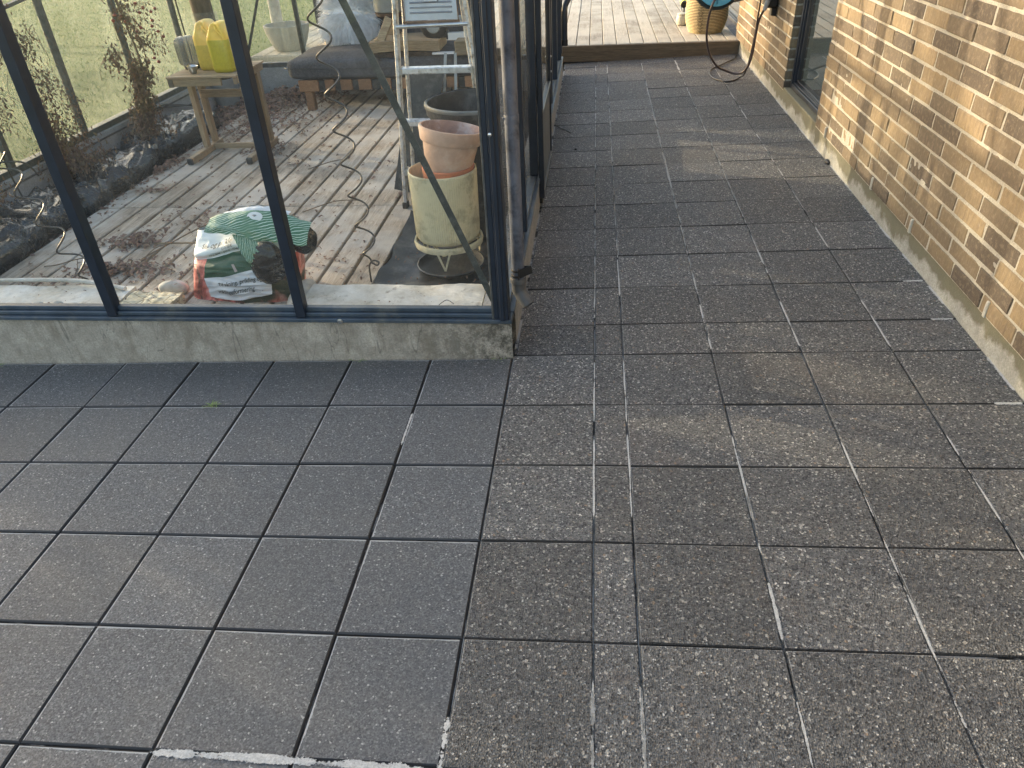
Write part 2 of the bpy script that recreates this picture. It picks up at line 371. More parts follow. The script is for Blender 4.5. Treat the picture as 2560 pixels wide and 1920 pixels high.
M['terra_in']=simple('stained_terracotta_inside',(.36,.24,.20),.9,.3,9,0,.25,90,dirt=(.50,.44,.42),dirtscale=9)
M['beige']=simple('beige_ribbed_ceramic',(.58,.54,.37),.7,.12,8,0,.1,dirt=(.30,.28,.19),dirtscale=9)
M['wire']=simple('brown_coated_steel',(.06,.055,.048),.38,.3,30,.3,.1)
M['brace']=simple('green_grey_steel_strip',(.032,.040,.040),.5,.35,25,.3,.2,dirt=(.09,.10,.095),dirtscale=22)
M['steel']=simple('stainless_steel',(.55,.55,.54),.28,.15,20,1,.05)
M['greymetal']=simple('dull_grey_metal',(.30,.32,.32),.5,.2,9,.4,.1)
M['cgrey']=simple('grey_fibre_pot',(.26,.265,.26),.85,.2,10,0,.3,120)
def wick():
    t=NT('straw_coil'); s=t.sep(t.tc.outputs['Object']); k=t.math('FRACT',t.math('DIVIDE',t.math('SUBTRACT',s[2],.002),.013)); k=t.math('ABSOLUTE',t.math('SUBTRACT',k,.5))
    c=t.mix(t.ramp(k,[(.20,0.),(.36,1.)]),t.ramp(t.noise(60,4,.6),[(.3,(.42,.31,.15)),(.7,(.62,.48,.26))]),(.06,.04,.02)); t.col(c); t.rough(.8); t.bump(t.noise(160,4,.6),.5,.003); return t.m  # shade in the grooves between coils painted into the straw colour
M['wick']=wick()
M['wickd']=simple('dark_stitch',(.10,.07,.04),.9,.2,30)
M['bluep']=simple('light_blue_plastic',(.18,.52,.66),.4,.1,8)
M['orange']=simple('orange_plastic',(.75,.16,.05),.4,.1,8)
M['reel']=simple('dark_teal_grey_plastic',(.03,.04,.042),.38,.2,12)
M['hose']=simple('brown_rubber_hose',(.085,.060,.058),.35,.2,12)
M['hose2']=simple('black_rubber_hose',(.022,.02,.02),.4,.2,12)
M['greyc']=simple('light_grey_connector',(.42,.42,.42),.45,.1,12)
M['yell']=simple('yellow_lamp_plastic',(.72,.68,.06),.4,.1,12)
M['pale']=simple('pale_glazed_jar',(.46,.43,.34),.35,.2,14)
M['white']=simple('white_metal',(.75,.75,.73),.4,.05,10)
M['leafd']=simple('withered_leaf',(.15,.09,.06),.95,.6,40,0,.4,dirt=(.20,.14,.085),dirtscale=30)
M['leafd2']=simple('dry_olive_leaf',(.17,.125,.07),.95,.5,40,0,.4)
M['stem']=simple('dry_stem',(.16,.12,.08),.9,.4,30)
M['tomato']=simple('dried_tomato',(.22,.035,.022),.5,.4,60)
M['litter']=simple('dry_leaf_litter',(.17,.10,.075),.95,.55,9,0,.3,dirt=(.27,.19,.14),dirtscale=14)
M['grass']=None
# jerry can: yellow plastic, darker where the liquid stands behind it
def can(name,level,top,low):
    t=NT(name); s=t.sep(t.tc.outputs['Object']); n=t.noise(60,5,.7)
    f=t.ramp(t.math('MULTIPLY_ADD',t.noise(3,2,.5),.01,t.math('SUBTRACT',s[2],level-.005)),[(.0,1.),(.004,0.)])
    lw=t.mix(t.ramp(n,[(.4,0.),(.7,.45)]),low,tuple(x*.6 for x in low)); c=t.mix(f,top,lw); t.col(c); t.rough(.38)
    t.p.inputs['Subsurface Weight'].default_value=.25; t.p.inputs['Subsurface Radius'].default_value=(.02,.015,.004); t.p.inputs['Subsurface Scale'].default_value=.5; return t.m
M['can1']=can('yellow_can_half_full',.20,(.86,.56,.06),(.50,.42,.03)); M['can2']=can('pale_yellow_can',.16,(.82,.56,.12),(.62,.46,.08))
def smoked():
    t=NT('smoked_ribbed_glass'); t.col((.24,.225,.20)); t.rough(.12); t.p.inputs['Alpha'].default_value=.58; t.p.inputs['Specular IOR Level'].default_value=.8; return t.m
M['smoke']=smoked()
def lawn():
    t=NT('lawn_grass'); n=t.noise(2.2,5,.6); f=t.noise(70,5,.75); c=t.ramp(n,[(.3,(.10,.155,.03)),(.7,(.16,.21,.05))]); c=t.mix(t.ramp(f,[(.4,.6),(.65,0.)]),c,(.055,.07,.02)); c=t.mix(t.ramp(t.noise(40,4,.7),[(.6,0.),(.75,.5)]),c,(.30,.27,.12)); t.col(c); t.rough(.9); t.bump(f,1,.02); return t.m
M['lawn']=lawn()
def blade():
    t=NT('grass_blade'); at=t.attr(); t.col(t.ramp(at[0],[(0,(.07,.125,.02)),(.5,(.115,.20,.035)),(.85,(.17,.26,.06)),(1,(.30,.33,.15))])); t.rough(.7); t.p.inputs['Transmission Weight'].default_value=0
    return t.m
M['blade']=blade()
# ================================================================ SETTING
def sheet(name,rects,mat,**kw):
    b=MB()
    for x0,y0,x1,y1,z in rects: b.add([(x0,y0,z),(x1,y0,z),(x1,y1,z),(x0,y1,z)],[(0,1,2,3)])
    return b.build(name,mat,kind='structure',**kw)
sheet('ground',[(-200,-200,200,200,-.42)],M['soil'])
b=MB()
def lawnz(x,y): return -.10+.02*N3((x*.3,y*.3,0))
for (x0,x1,y0,y1,nx,ny) in ((-60,-3.16,-30,90,60,120),(-3.16,-.1,9.9,90,6,70),(-3.16,60,18,90,20,30)):
    b.grid(lambda u,v:(x0+(x1-x0)*u,y0+(y1-y0)*v,lawnz(x0+(x1-x0)*u,y0+(y1-y0)*v)),nx,ny)
b.build('lawn',M['lawn'],kind='structure')
# short blades where the lawn is seen through the glass
b=MB(); rnd=random.Random(3)
for i in range(90000):
    y=2.2+rnd.random()**1.1*22; x=-3.25-rnd.random()**1.2*(5.0+.45*y)
    hgt=rnd.uniform(.012,.032); a=rnd.uniform(0,6.28); wv=rnd.uniform(.003,.006)*(1+max(0,y-8)*.08)
    dx,dy=math.cos(a)*wv,math.sin(a)*wv; lx,ly=rnd.gauss(0,.012),rnd.gauss(0,.012); z=lawnz(x,y)-.003
    b.v+=[(x-dx,y-dy,z),(x+dx,y+dy,z),(x+lx,y+ly,z+hgt)]; k=len(b.v)-3; b.f.append([k,k+1,k+2]); b.uv.append(None); b.col.append((rnd.random(),0,0)); b.mi.append(0)
b.build('grass',M['blade'],kind='stuff',label='short green grass blades of the lawn seen through the glass',cat='grass')
# ---- paving
ex=Vector((math.cos(SL),0,math.sin(SL))); ez=Vector((-math.sin(SL),0,math.cos(SL)))
TM=Matrix((ex,Vector((0,1,0)),ez)).transposed().to_4x4()
def tile(b,x0,x1,y0,y1,rnd,gap=.0026,bev=.0030,hj=.0008,rj=.0014):
    cx,cy=(x0+x1)/2,(y0+y1)/2
    J=Matrix.Translation((cx+rnd.gauss(0,.0006),cy+rnd.gauss(0,.0006),max(-1.6*hj,min(1.6*hj,rnd.gauss(0,hj)))))@Matrix.Rotation(rnd.gauss(0,rj),4,'Z')@Matrix.Rotation(max(-.007,min(.007,rnd.gauss(0,.0038))),4,'X')@Matrix.Rotation(max(-.007,min(.007,rnd.gauss(0,.0038))),4,'Y')
    hx,hy=(x1-x0-gap)/2,(y1-y0-gap)/2; T=TM@J; col=(rnd.random(),rnd.random(),rnd.random())
    def P_(x,y,z): return T@Vector((x,y,z))
    g=5
    for i in range(g):           # slightly uneven top face
        pass
    vs=[];uv=[]
    xs=[-hx+bev+(2*hx-2*bev)*i/g for i in range(g+1)]; ys=[-hy+bev+(2*hy-2*bev)*i/g for i in range(g+1)]
    for y in ys:
        for x in xs: vs.append(P_(x,y,0))
    fs=[];us=[]
    def U(x,y): return (((x+hx)),((y+hy)))
    W=2*hx;H=2*hy
    def uvp(x,y): 
        # uv in metres measured so that min(u,1-u) is the distance to the edge
        return (min(x+hx,hx-x) if x<0 else 1-(hx-x), min(y+hy,hy-y) if y<0 else 1-(hy-y))
    def uvq(x,y): return ((x+hx)/W,(y+hy)/H)
    for j in range(g):
        for i in range(g):
            a=j*(g+1)+i; fs.append((a,a+1,a+g+2,a+g+1)); us.append([uvq(xs[i],ys[j]),uvq(xs[i+1],ys[j]),uvq(xs[i+1],ys[j+1]),uvq(xs[i],ys[j+1])])
    n0=len(vs)
    ring=[(-hx,-hy),(hx,-hy),(hx,hy),(-hx,hy)]
    for x,y in ring: vs.append(P_(x,y,-bev))
    for x,y in ring: vs.append(P_(x,y,-.035))
    top=[0,g,(g+1)*(g+1)-1,(g+1)*g]
    edges=[[i for i in range(g+1)],[i*(g+1)+g for i in range(g+1)],[(g+1)*(g+1)-1-i for i in range(g+1)],[(g-i)*(g+1) for i in range(g+1)]]
    for k in range(4):
        q=(k+1)%4
        fs.append([n0+k,n0+q]+edges[k][::-1]); us.append([((.5,0) if k%2==0 else (0,.5))]*len(fs[-1]))
        fs.append([n0+4+k,n0+4+q,n0+q,n0+k]); us.append([(0,0)]*4)
    b.add(vs,fs,us,col)
rnd=random.Random(11)
rows=[-4.8+.3*k for k in range(12)]+[-1.2,-.9,-.6,-.3,.0,.3,.6,.9,1.2,1.507,1.722]+[2.028+.3155*k for k in range(16)]
cols=[0,.2945,.3955,.705,1.01,1.31,1.597]
b=MB()
for j in range(len(rows)-1):
    for i in range(len(cols)-1):
        
        x0=cols[i]; 
        if rows[j]>1.5 and i==0: x0=.012
        sh=rnd.gauss(0,.002)
        tile(b,x0,cols[i+1],rows[j]+sh*0,rows[j+1],rnd)
b.build('path_paving',M['tile_r'],kind='structure')
b=MB()
lr=[-4.8+.3*k for k in range(12)]+[-1.2,-.9,-.6,-.3,.004,.3,.6,.9,1.2,1.488]
for j in range(len(lr)-1):
    for i in range(14):
        x1=-.0-.3*i; tile(b,x1-.3,x1,lr[j],lr[j+1],rnd,.003,.0040,.0008)
b.build('patio_paving',M['tile_s'],kind='structure')
def joint(nm,th):
    t=NT(nm); n=t.noise(5.5,5,.7); f=t.noise(300,3,.7); c=t.mix(t.ramp(n,[(th,0.),(th+.1,1.)]),(.022,.021,.02),t.ramp(f,[(.3,(.26,.26,.25)),(.7,(.50,.49,.47))])); t.col(c); t.rough(.95); t.bump(f,1,.004); return t.m
b=MB(); b.add([TM@Vector(p) for p in ((-4.3,-1.3,-.0048),(1.7,-1.3,-.0048),(1.7,7.2,-.0048),(-4.3,7.2,-.0048))],[(0,1,2,3)])
# keep the bedding sheet off the greenhouse floor: two rectangles
b=MB()
for x0,y0,x1,y1 in ((-4.25,-4.8,0,1.5),(0,-4.8,1.7,7.2)):
    b.add([TM@Vector(p) for p in ((x0,y0,-.0065),(x1,y0,-.0065),(x1,y1,-.0065),(x0,y1,-.0065))],[(0,1,2,3)],mi=0 if x1>1 else 1)
b.build('paving_joints',[joint('path_joint_sand',.42),joint('patio_joint_sand',.54)],kind='structure')
# white salt / sand left lying along some joints
def sand_strip(b,x0,y0,x1,y1,wd,seed,z=.0016):
    L=max(abs(x1-x0),abs(y1-y0)); n=max(2,int(L/.02)); hor=abs(x1-x0)>abs(y1-y0); pv=[];fs=[];us=[]
    for i in range(n+1):
        t=i/n; x=x0+(x1-x0)*t; y=y0+(y1-y0)*t; o=N3((x*9,y*9,seed))*wd*.25
        for q in (-1,1):
            p=(x,y+o+q*wd*1.1,z) if hor else (x+o+q*wd*1.1,y,z); pv.append(TM@Vector(p))
    for i in range(n):
        fs.append((i*2,i*2+1,i*2+3,i*2+2)); us.append([(i/n,0),(i/n,1),((i+1)/n,1),((i+1)/n,0)])
    b.add(pv,fs,us)
b=MB()
sand_strip(b,-.66,-.001,-.0,-.003,.015,1,.003); sand_strip(b,-.58,.002,-.30,.003,.010,51,.0034); sand_strip(b,-.30,-.004,-.0,-.006,.012,52,.0034); sand_strip(b,0,-.1,0,.12,.016,2); sand_strip(b,.395,-.1,.395,.26,.008,3)
sand_strip(b,.707,.30,.707,.50,.0075,4); sand_strip(b,.706,.55,.706,.80,.0070,5); sand_strip(b,1.011,.12,1.011,.29,.0065,6); sand_strip(b,.2945,-.05,.2945,.2,.009,7); sand_strip(b,-.3,.98,-.3,1.17,.007,8)
for x in (.2945,.3955,.705,1.01,1.31):
    for q in range(17):
        if (q*7+int(x*100))%5<3: sand_strip(b,x,-.6+q*.42,x,-.6+q*.42+.41,.0052,q+x)
for x,y,w_ in ((.2945,1.75,3.6),(.3955,2.3,2.6),(.705,2.1,4.3),(1.01,2.1,4.3),(1.31,2.6,1.6)):
    for q in range(int(w_/.31)): sand_strip(b,x,y+q*.31,x,y+q*.31+.305,.0052,x*9+q)
for x in (-.3,-.6,-.9,-1.2,-1.5):
    for y in (.32,.62,.92,1.22):
        if (int(-x*10)+int(y*10))%3: sand_strip(b,x+.003,y,x+.003,y+.25,.0040,y+x)
for y0,y1 in ((1.25,1.48),(1.75,2.0),(2.05,2.3),(2.4,2.9),(3.0,3.5),(3.6,4.4),(4.5,5.0),(5.2,6.6)): sand_strip(b,1.592,y0,1.592,y1,.012,y0)
for y in (1.2,1.722,2.03): sand_strip(b,1.50,y,1.592,y,.012,y)
sand_strip(b,.2945,2.4,.2945,3.9,.006,31); sand_strip(b,.705,2.4,.705,6.4,.009,32); sand_strip(b,1.01,2.9,1.01,4.6,.006,33); sand_strip(b,1.01,5.9,1.01,6.6,.014,34); sand_strip(b,.395,2.5,.395,5.2,.005,35)
def sandmat():
    t=NT('white_joint_sand'); n=t.noise(220,4,.8); t.col(t.ramp(n,[(.3,(.30,.295,.28)),(.65,(.62,.61,.58))])); t.rough(.95); t.bump(n,.8,.003)
    uv=t.n('ShaderNodeUVMap'); q=t.sep(uv.outputs[0]); cc=t.math('SUBTRACT',1,t.math('MULTIPLY',t.math('ABSOLUTE',t.math('SUBTRACT',q[1],.5)),2)); en=t.math('MINIMUM',1,t.math('MULTIPLY',t.math('MINIMUM',q[0],t.math('SUBTRACT',1,q[0])),8))
    k=t.math('MULTIPLY',t.math('MULTIPLY',cc,en),t.ramp(t.noise(7,4,.65),[(.36,.32),(.56,1.)])); a=t.math('GREATER_THAN',k,t.math('MULTIPLY',t.noise(170,5,.8),.95)); t.l(a,t.p.inputs['Alpha']); return t.m
sm=sandmat()
b.build('white_sand',sm,kind='stuff',label='white sand and lime bloom lying in the paving joints',cat='sand')
# ---- soil and floor inside the greenhouse
b=MB(); b.grid(lambda u,v:(-3.05+3.02*u,1.6+4.5*v,-.105+.012*N3((u*14,v*22,0))+.008*N3((u*50,v*70,3))),90,130)
b.build('soil',M['soil'],kind='structure')
b=MB(); rnd=random.Random(5)
for k in range(15):
    x0=-2.60+.1365*k
    if x0+.12>-.6: break
    for (y0,y1) in ((1.98,3.157),(3.167,6.06)):
        z=-.05+rnd.gauss(0,.0012); b.box((x0,y0,z-.026),(x0+.1195,y1,z),.0035,Matrix.Translation((rnd.gauss(0,.0008),0,0)))
b.build('greenhouse_floor',M['floor'],kind='structure')
# ================================================================ HOUSE
hs=thing('brick_house',(1.6,3,0),'yellow brown brick house wall with pale mortar along the right side','house')
XB=1.583
def reg(y,z): # wall exists here?
    if 3.852<y<4.762 and z>.0: return False
    if y>6.86: return False
    return True
b=MB(); rnd=random.Random(21); z0=.1718+.0445-.0667   # bottom bed
z0=.150
nc=34; Hc=.0667
def segs(n):
    # stretcher bond, joints at phase per course
    ph=.0 if n%2==0 else .12
    return ph
for seg in ((-1.2,3.852),(4.762,6.86)):
    for n in range(nc):
        zb=z0+n*Hc; ph=segs(n)+( .036 if n%3==0 else -.012 if n%3==1 else .015)
        # courses run with perpends every 240 mm, cut at the wall ends
        y=seg[0]; ys=[seg[0]]
        k=math.ceil((seg[0]+.05-3.72-ph)/.24); 
        while True:
            p=3.72+ph+k*.24; k+=1
            if p>=seg[1]-.05: break
            ys.append(p)
        ys.append(seg[1])
        for a,c in zip(ys,ys[1:]):
            ja=.006+rnd.gauss(0,.0008); first=a==seg[0]; last=c==seg[1]
            near=min(1,max(0,(a-2.6)/1.0)) if a<3.9 else 1
            ja*=1-.55*near   # tighter, unfilled perpends near the openings
            o=rnd.gauss(0,.0016)
            b.box((XB+o,a+(0 if first else ja),zb+.0055+rnd.gauss(0,.0006)),(XB+.10,c-(0 if last else ja),zb+Hc-.0055+rnd.gauss(0,.0006)),.0028,None,(min(1,max(0,rnd.gauss(.5,.28))),rnd.random(),rnd.random()),jit=.0011)
b.build('brickwork',M['brick'],hs)
b=MB()
for a,c in ((-1.2,3.850),(4.764,6.858)):
    b.grid(lambda u,v:(XB+.0035+.0022*N3(((a+(c-a)*u)*40,v*60,0)),a+(c-a)*u,z0+.002+(nc*Hc)*v),int((c-a)*60),150)
b.build('mortar',M['mortar'],hs,smooth=True)
b=MB()
for a,c in ((-1.2,3.853),(4.761,6.859)): b.box((XB+.10,a,.15),(XB+.34,c,z0+nc*Hc-.01)); b.box((XB+.012,a+.004,.152),(XB+.0995,c-.004,z0+nc*Hc-.012))
b.box((XB+.004,-1.2,z0+nc*Hc+.001),(XB+.40,6.9,z0+nc*Hc+.35))
b.build('inner_wall',M['mortar'],hs)
# plinth with sill ledge
b=MB()
def pl(u,v):
    y=-1.2+8.1*u; z=-.06+.216*v
    return (1.594+.0018*N3((y*6,z*9,0)),y,z)
b.grid(pl,260,12)
b.grid(lambda u,v:(1.594+.001*N3(((-1.2+8.1*u)*6,1,0))+.09*v if v>0 else 1.594+.0018*N3(((-1.2+8.1*u)*6,.156*9,0)),-1.2+8.1*u,.156-.0*v),260,2)
b.build('plinth',M['plinth'],hs,smooth=True)
b=MB(); b.box((1.585,3.853,.1575),(1.66,4.761,.1715),.004); b.build('sill',M['plinth'],hs)
# stray mortar lumps and weep vents in the lowest course
for yv in (3.62,1.545,2.255,2.77):
    b=MB(); b.box((XB-.006,yv-.007,z0+.002),(XB+.02,yv+.007,z0+.060),.0015); b.box((XB-.0085,yv-.0035,z0+.006),(XB-.004,yv+.0035,z0+.056),.001); b.build('weep_vent',simple('pale_plastic_vent',(.50,.47,.40),.6,.1,30) if 'pale_plastic_vent' not in bpy.data.materials else bpy.data.materials['pale_plastic_vent'],hs)
def window(y0,y1,z0_,z1,xf=1.627):
    f=MB()
    F_=.030
    f.box((xf,y0,z0_),(xf+.07,y0+F_,z1),.003); f.box((xf,y1-F_,z0_),(xf+.07,y1,z1),.003); f.box((xf+.0005,y0+F_+.0005,z0_),(xf+.0695,y1-F_-.0005,z0_+F_),.003); f.box((xf+.0005,y0+F_+.0005,z1-F_),(xf+.0695,y1-F_-.0005,z1),.003)
    for q,(i_,o_) in enumerate(((F_,.012),(F_+.018,.026))):
        f.box((xf+o_,y0+i_+.0005,z0_+i_+.001),(xf+.06,y1-i_-.0005,z0_+i_+.010),.002)
        for ya,yb in ((y0+i_+.001,y0+i_+.014),(y1-i_-.014,y1-i_-.001)): f.box((xf+o_,ya,z0_+i_+.011),(xf+.06,yb,z1-i_-.011),.002)
    o=f.build('window',M['alu'],hs)
    g=MB(); g.add([(xf+.030,y0+F_,z0_+F_),(xf+.030,y1-F_,z0_+F_),(xf+.030,y1-F_,z1-F_),(xf+.030,y0+F_,z1-F_)],[(0,1,2,3)]); gl=g.build('pane',M['glass_w'],hs); gl.parent=o; gl.matrix_parent_inverse=Matrix.Identity(4)
    r=MB(); r.box((xf+.3,y0-.3,z0_-.05),(xf+1.5,y1+.3,z0_-.03)); r.add([(xf+1.5,y0-.4,0),(xf+1.5,y1+.4,0),(xf+1.5,y1+.4,2.6),(xf+1.5,y0-.4,2.6)],[(0,1,2,3)]); r.build('room_lining',simple('dim_interior_paint',(.10,.11,.11),.8,.1,4) if 'dim_interior_paint' not in bpy.data.materials else bpy.data.materials['dim_interior_paint'],hs)
window(3.856,4.758,.173,2.1); window(6.93,8.9,.20,2.1,1.63)
# ================================================================ TERRACE DECK
dk=thing('raised_terrace',(0,7,0),'silvered wooden terrace one step up at the end of the path','terrace')
b=MB(); rnd=random.Random(8)
k=0; x=-3.03
while x<1.60:
    b.box((x,6.705 if x>-.2 else 6.66,.155-.027+rnd.gauss(0,.0006)),(min(x+.119,1.585),12.5,.155+rnd.gauss(0,.0006)),.003); x+=.1256
b.build('deck_boards',M['deck'],dk)
b=MB(); b.box((-.10,6.675,.012),(1.592,6.703,.150),.003,Matrix.Translation((0,0,.0))); b.build('fascia',M['fascia'],dk)
b=MB(); b.box((-3.03,6.635,-.09),(-.102,6.659,.150),.003); b.box((-3.055,6.635,-.09),(-3.031,12.4,.150),.003); b.build('side_fascia',M['deck'],dk)
# ================================================================ GREENHOUSE
Y0=1.4925; YB=6.15; XL=-3.1
gh=thing('greenhouse',(0,Y0,0),'greenhouse with dark blue metal bars and dusty panes on a concrete foundation','greenhouse')
b=MB()
def fnd(u,v): 
    x=-3.2+3.203*u; z=-.14+.286*v; return (x,Y0+.0015*N3((x*5,z*5,0)),z)
b.grid(fnd,160,10)
b.grid(lambda u,v:(-3.2+3.203*u,Y0+.125*v,.146),160,2)
b.grid(lambda u,v:(-3.2+3.203*u,Y0+.125,.146-.26*v),10,2)
b.build('foundation',M['found'],gh,smooth=True)
b=MB()
b.box((-.115,Y0+.126,-.2),(.003,YB+.05,.146)); b.box((XL-.1,Y0+.126,-.3),(XL+.055,YB+.05,.146)); b.box((XL+.056,YB-.055,-.3),(-.116,YB+.05,.146))
b.build('side_foundation',M['found_in'],gh)
# sills: front, right, left, back
b=MB()
b.box((-3.2,Y0-.012,.146),(.006,Y0+.05,.160),.002); b.box((-3.2,Y0+.004,.1605),(-.056,Y0+.046,.176),.003); b.box((-3.2,Y0+.016,.1765),(-.056,Y0+.040,.192),.002)
b.build('front_sill',M['alu_g'],gh)
b=MB(); b.box((-.055,Y0+.056,.147),(.009,YB,.160),.002); b.box((-.050,Y0+.056,.1605),(-.010,YB,.180),.002); b.build('side_sill',M['alu_g'],gh)
b=MB(); b.box((XL-.03,Y0+.06,.147),(XL+.03,YB,.185),.003); b.box((XL+.031,YB-.03,.147),(-.06,YB+.03,.185),.003)
b.box((XL+.012,Y0+.1,.107),(XL+.062,YB-.1,.118),.002); b.build('inner_sill',M['alu_in'],gh)
# front bars
EV=1.42; RG=2.35; XM=XL/2
def roofz(x): return EV+(RG-EV)*(1-abs(x-XM)/abs(XM))
for x in (-.757,-1.480,-2.215,-2.95):
    b=MB(); b.box((x-.0185,Y0-.006,.162),(x+.0185,Y0+.034,roofz(x)),.002); b.box((x-.009,Y0+.034,.192),(x+.009,Y0+.052,roofz(x)-.001),.002); b.build('mullion',M['alu'],gh)
b=MB(); b.box((-.056,Y0-.005,.161),(-.040,Y0+.048,EV),.002); b.box((-.0395,Y0-.0145,.161),(-.004,Y0+.052,EV),.003); b.box((-.033,Y0-.020,.161),(-.018,Y0-.015,EV),.002); b.build('corner_post',M['alu'],gh)
b=MB(); b.box((XL-.02,Y0-.006,.161),(XL+.03,Y0+.05,EV),.003); b.build('corner_post',M['alu'],gh)
b=MB(); b.box((-.064,Y0-.004,.161),(-.0565,Y0+.02,EV),.001); b.build('glazing_trim',M['alu_in'],gh)
for i,y in enumerate((2.23,2.965,3.70,4.435,5.17,5.905)):
    b=MB(); b.box((-.040,y-.02,.181),(.002,y+.02,EV),.003); b.build('mullion',M['alu'],gh)
for y in (2.46,3.20,3.94,4.70,5.50):
    b=MB(); b.box((XL-.012,y-.019,.186),(XL+.026,y+.019,EV),.003); b.build('mullion',M['alu_in'],gh)
for x in (-.755,-1.5,-2.318):
    b=MB(); b.box((x-.017,YB-.02,.186),(x+.017,YB+.02,roofz(x)),.003); b.build('mullion',M['alu_in'],gh)
for x,y in ((XL,YB),(-.02,YB)):
    b=MB(); b.box((x-.022,y-.022,.186),(x+.022,y+.022,EV),.003); b.build('corner_post',M['alu_in'] if x<-1 else M['alu'],gh)
b=MB(); b.bar((-2.86,YB-.03,.19),(-2.30,YB-.03,EV),.006,.022); b.build('brace',M['alu_in'],gh)
b=MB(); b.bar((-.062,1.552,.196),(-.480,1.552,1.262),.004,.022,up=(1,0,0)); b.build('brace',M['brace'],gh)
b=MB(); b.bar((XL+.03,2.5,.84),(XL+.03,4.0,1.015),.03,.018); b.build('brace',M['alu_in'],gh)
# eaves, gables and roof
for x in (-.02,XL): b=MB(); b.box((x-.03,Y0,EV+.001),(x+.03,YB,EV+.06),.004); b.build('eaves_rail',M['alu'],gh)
for y in (Y0+.02,YB):
    b=MB(); b.bar((-.02,y,EV+.03),(XM,y,RG+.03),.04,.04); b.bar((XL,y,EV+.03),(XM,y,RG+.03),.04,.04); b.build('gable_rail',M['alu'],gh)
b=MB(); b.box((XM-.02,Y0+.05,RG+.01),(XM+.02,YB-.03,RG+.06)); b.build('ridge',M['alu'],gh)
for y in (2.23,2.965,3.70,4.435,5.17,5.905):
    for xe in (-.05,XL+.03):
        b=MB(); b.bar((xe,y,roofz(xe)+.04),(XM,y,RG+.03),.03,.03); b.build('roof_bar',M['alu'],gh)
def pane(pts,mat):
    g=MB(); g.add(pts,[tuple(range(len(pts)))]); return g.build('glass_pane',mat,gh)
xs=[-3.07,-2.95,-2.215,-1.480,-.757,-.058]
yg=Y0+.026
for x0,x1 in zip(xs,xs[1:]):
    pts=[(x0+.019,yg,.19),(x1-.019 if x1<-.1 else x1,yg,.19),(x1-.019 if x1<-.1 else x1,yg,roofz(x1)),(x0+.019,yg,roofz(x0))]
    pane(pts,M['glass_f'])
ys=[Y0+.055,2.23,2.965,3.70,4.435,5.17,5.905,YB-.02]
for i,(a,c) in enumerate(zip(ys,ys[1:])): pane([(-.026,a+.02,.178),(-.026,c-.02,.178),(-.026,c-.02,EV),(-.026,a+.02,EV)],M['glass_r'])
ys=[Y0+.055,2.46,3.20,3.94,4.70,5.50,YB-.02]
for a,c in zip(ys,ys[1:]): pane([(XL,a+.019,.183),(XL,c-.019,.183),(XL,c-.019,EV),(XL,a+.019,EV)],M['glass_l'])
xs=[XL+.02,-2.318,-1.5,-.755,-.05]
for x0,x1 in zip(xs,xs[1:]): pane([(x0+.017,YB,.183),(x1-.017,YB,.183),(x1-.017,YB,roofz(x1)),(x0+.017,YB,roofz(x0))],M['glass_l'])
ys=[Y0+.03,2.23,2.965,3.70,4.435,5.17,5.905,YB]
for a,c in zip(ys,ys[1:]):
    for xe in (-.03,XL+.01):
        pane([(xe,a+.015,roofz(xe)+.045),(xe,c-.015,roofz(xe)+.045),(XM,c-.015,RG+.04),(XM,a+.015,RG+.04)],M['glass_roof'])
# sliding door on the path side
b=MB(); 
for y in (2.99,3.745): b.box((.004,y-.022,.052),(.030,y+.022,EV+.02),.003)
b.box((.0045,3.0125,.052),(.0295,3.7225,.075),.003); b.box((.0045,3.0125,.445),(.0295,3.7225,.475),.003)
dr=b.build('door',M['alu'],gh)
b=MB(); b.box((.012,3.0125,.0755),(.022,3.7225,.4445)); o=b.build('door_panel',simple('grey_door_panel',(.10,.105,.105),.5,.2,6),gh); o.parent=dr; o.matrix_parent_inverse=Matrix.Identity(4)
b=MB(); b.add([(.017,3.0125,.475),(.017,3.7225,.475),(.017,3.7225,EV),(.017,3.0125,EV)],[(0,1,2,3)]); o=b.build('door_glass',M['glass_r'],gh); o.parent=dr; o.matrix_parent_inverse=Matrix.Identity(4)
for (y,z) in ((3.745,.10),(3.745,.16),(3.745,.52),(3.745,.60)):
    b=MB(); b.lathe([(.0055,0),(.0055,.003),(.003,.005)],12,Matrix.Translation((.030,y,z))@Matrix.Rotation(R(90),4,'Y')); o=b.build('bolt',M['steel'],gh,smooth=True); o.parent=dr; o.matrix_parent_inverse=Matrix.Identity(4)
b=MB(); b.box((.004,2.98,.02),(.020,3.09,.050),.002); b.build('door_guide',M['black'],gh)
b=MB()
b.lathe([(.010,0),(.010,.002),(.006,.003),(.006,.006)],18,Matrix.Translation((-.612,Y0-.0125,.153))@Matrix.Rotation(R(90),4,'X')); b.build('screw',M['steel'],gh,smooth=True)
for z in (.80,): b=MB(); b.lathe([(.006,0),(.006,.003),(.003,.005)],12,Matrix.Translation((-.03,Y0-.021,z))@Matrix.Rotation(R(90),4,'X')); b.build('screw',M['steel'],gh,smooth=True)
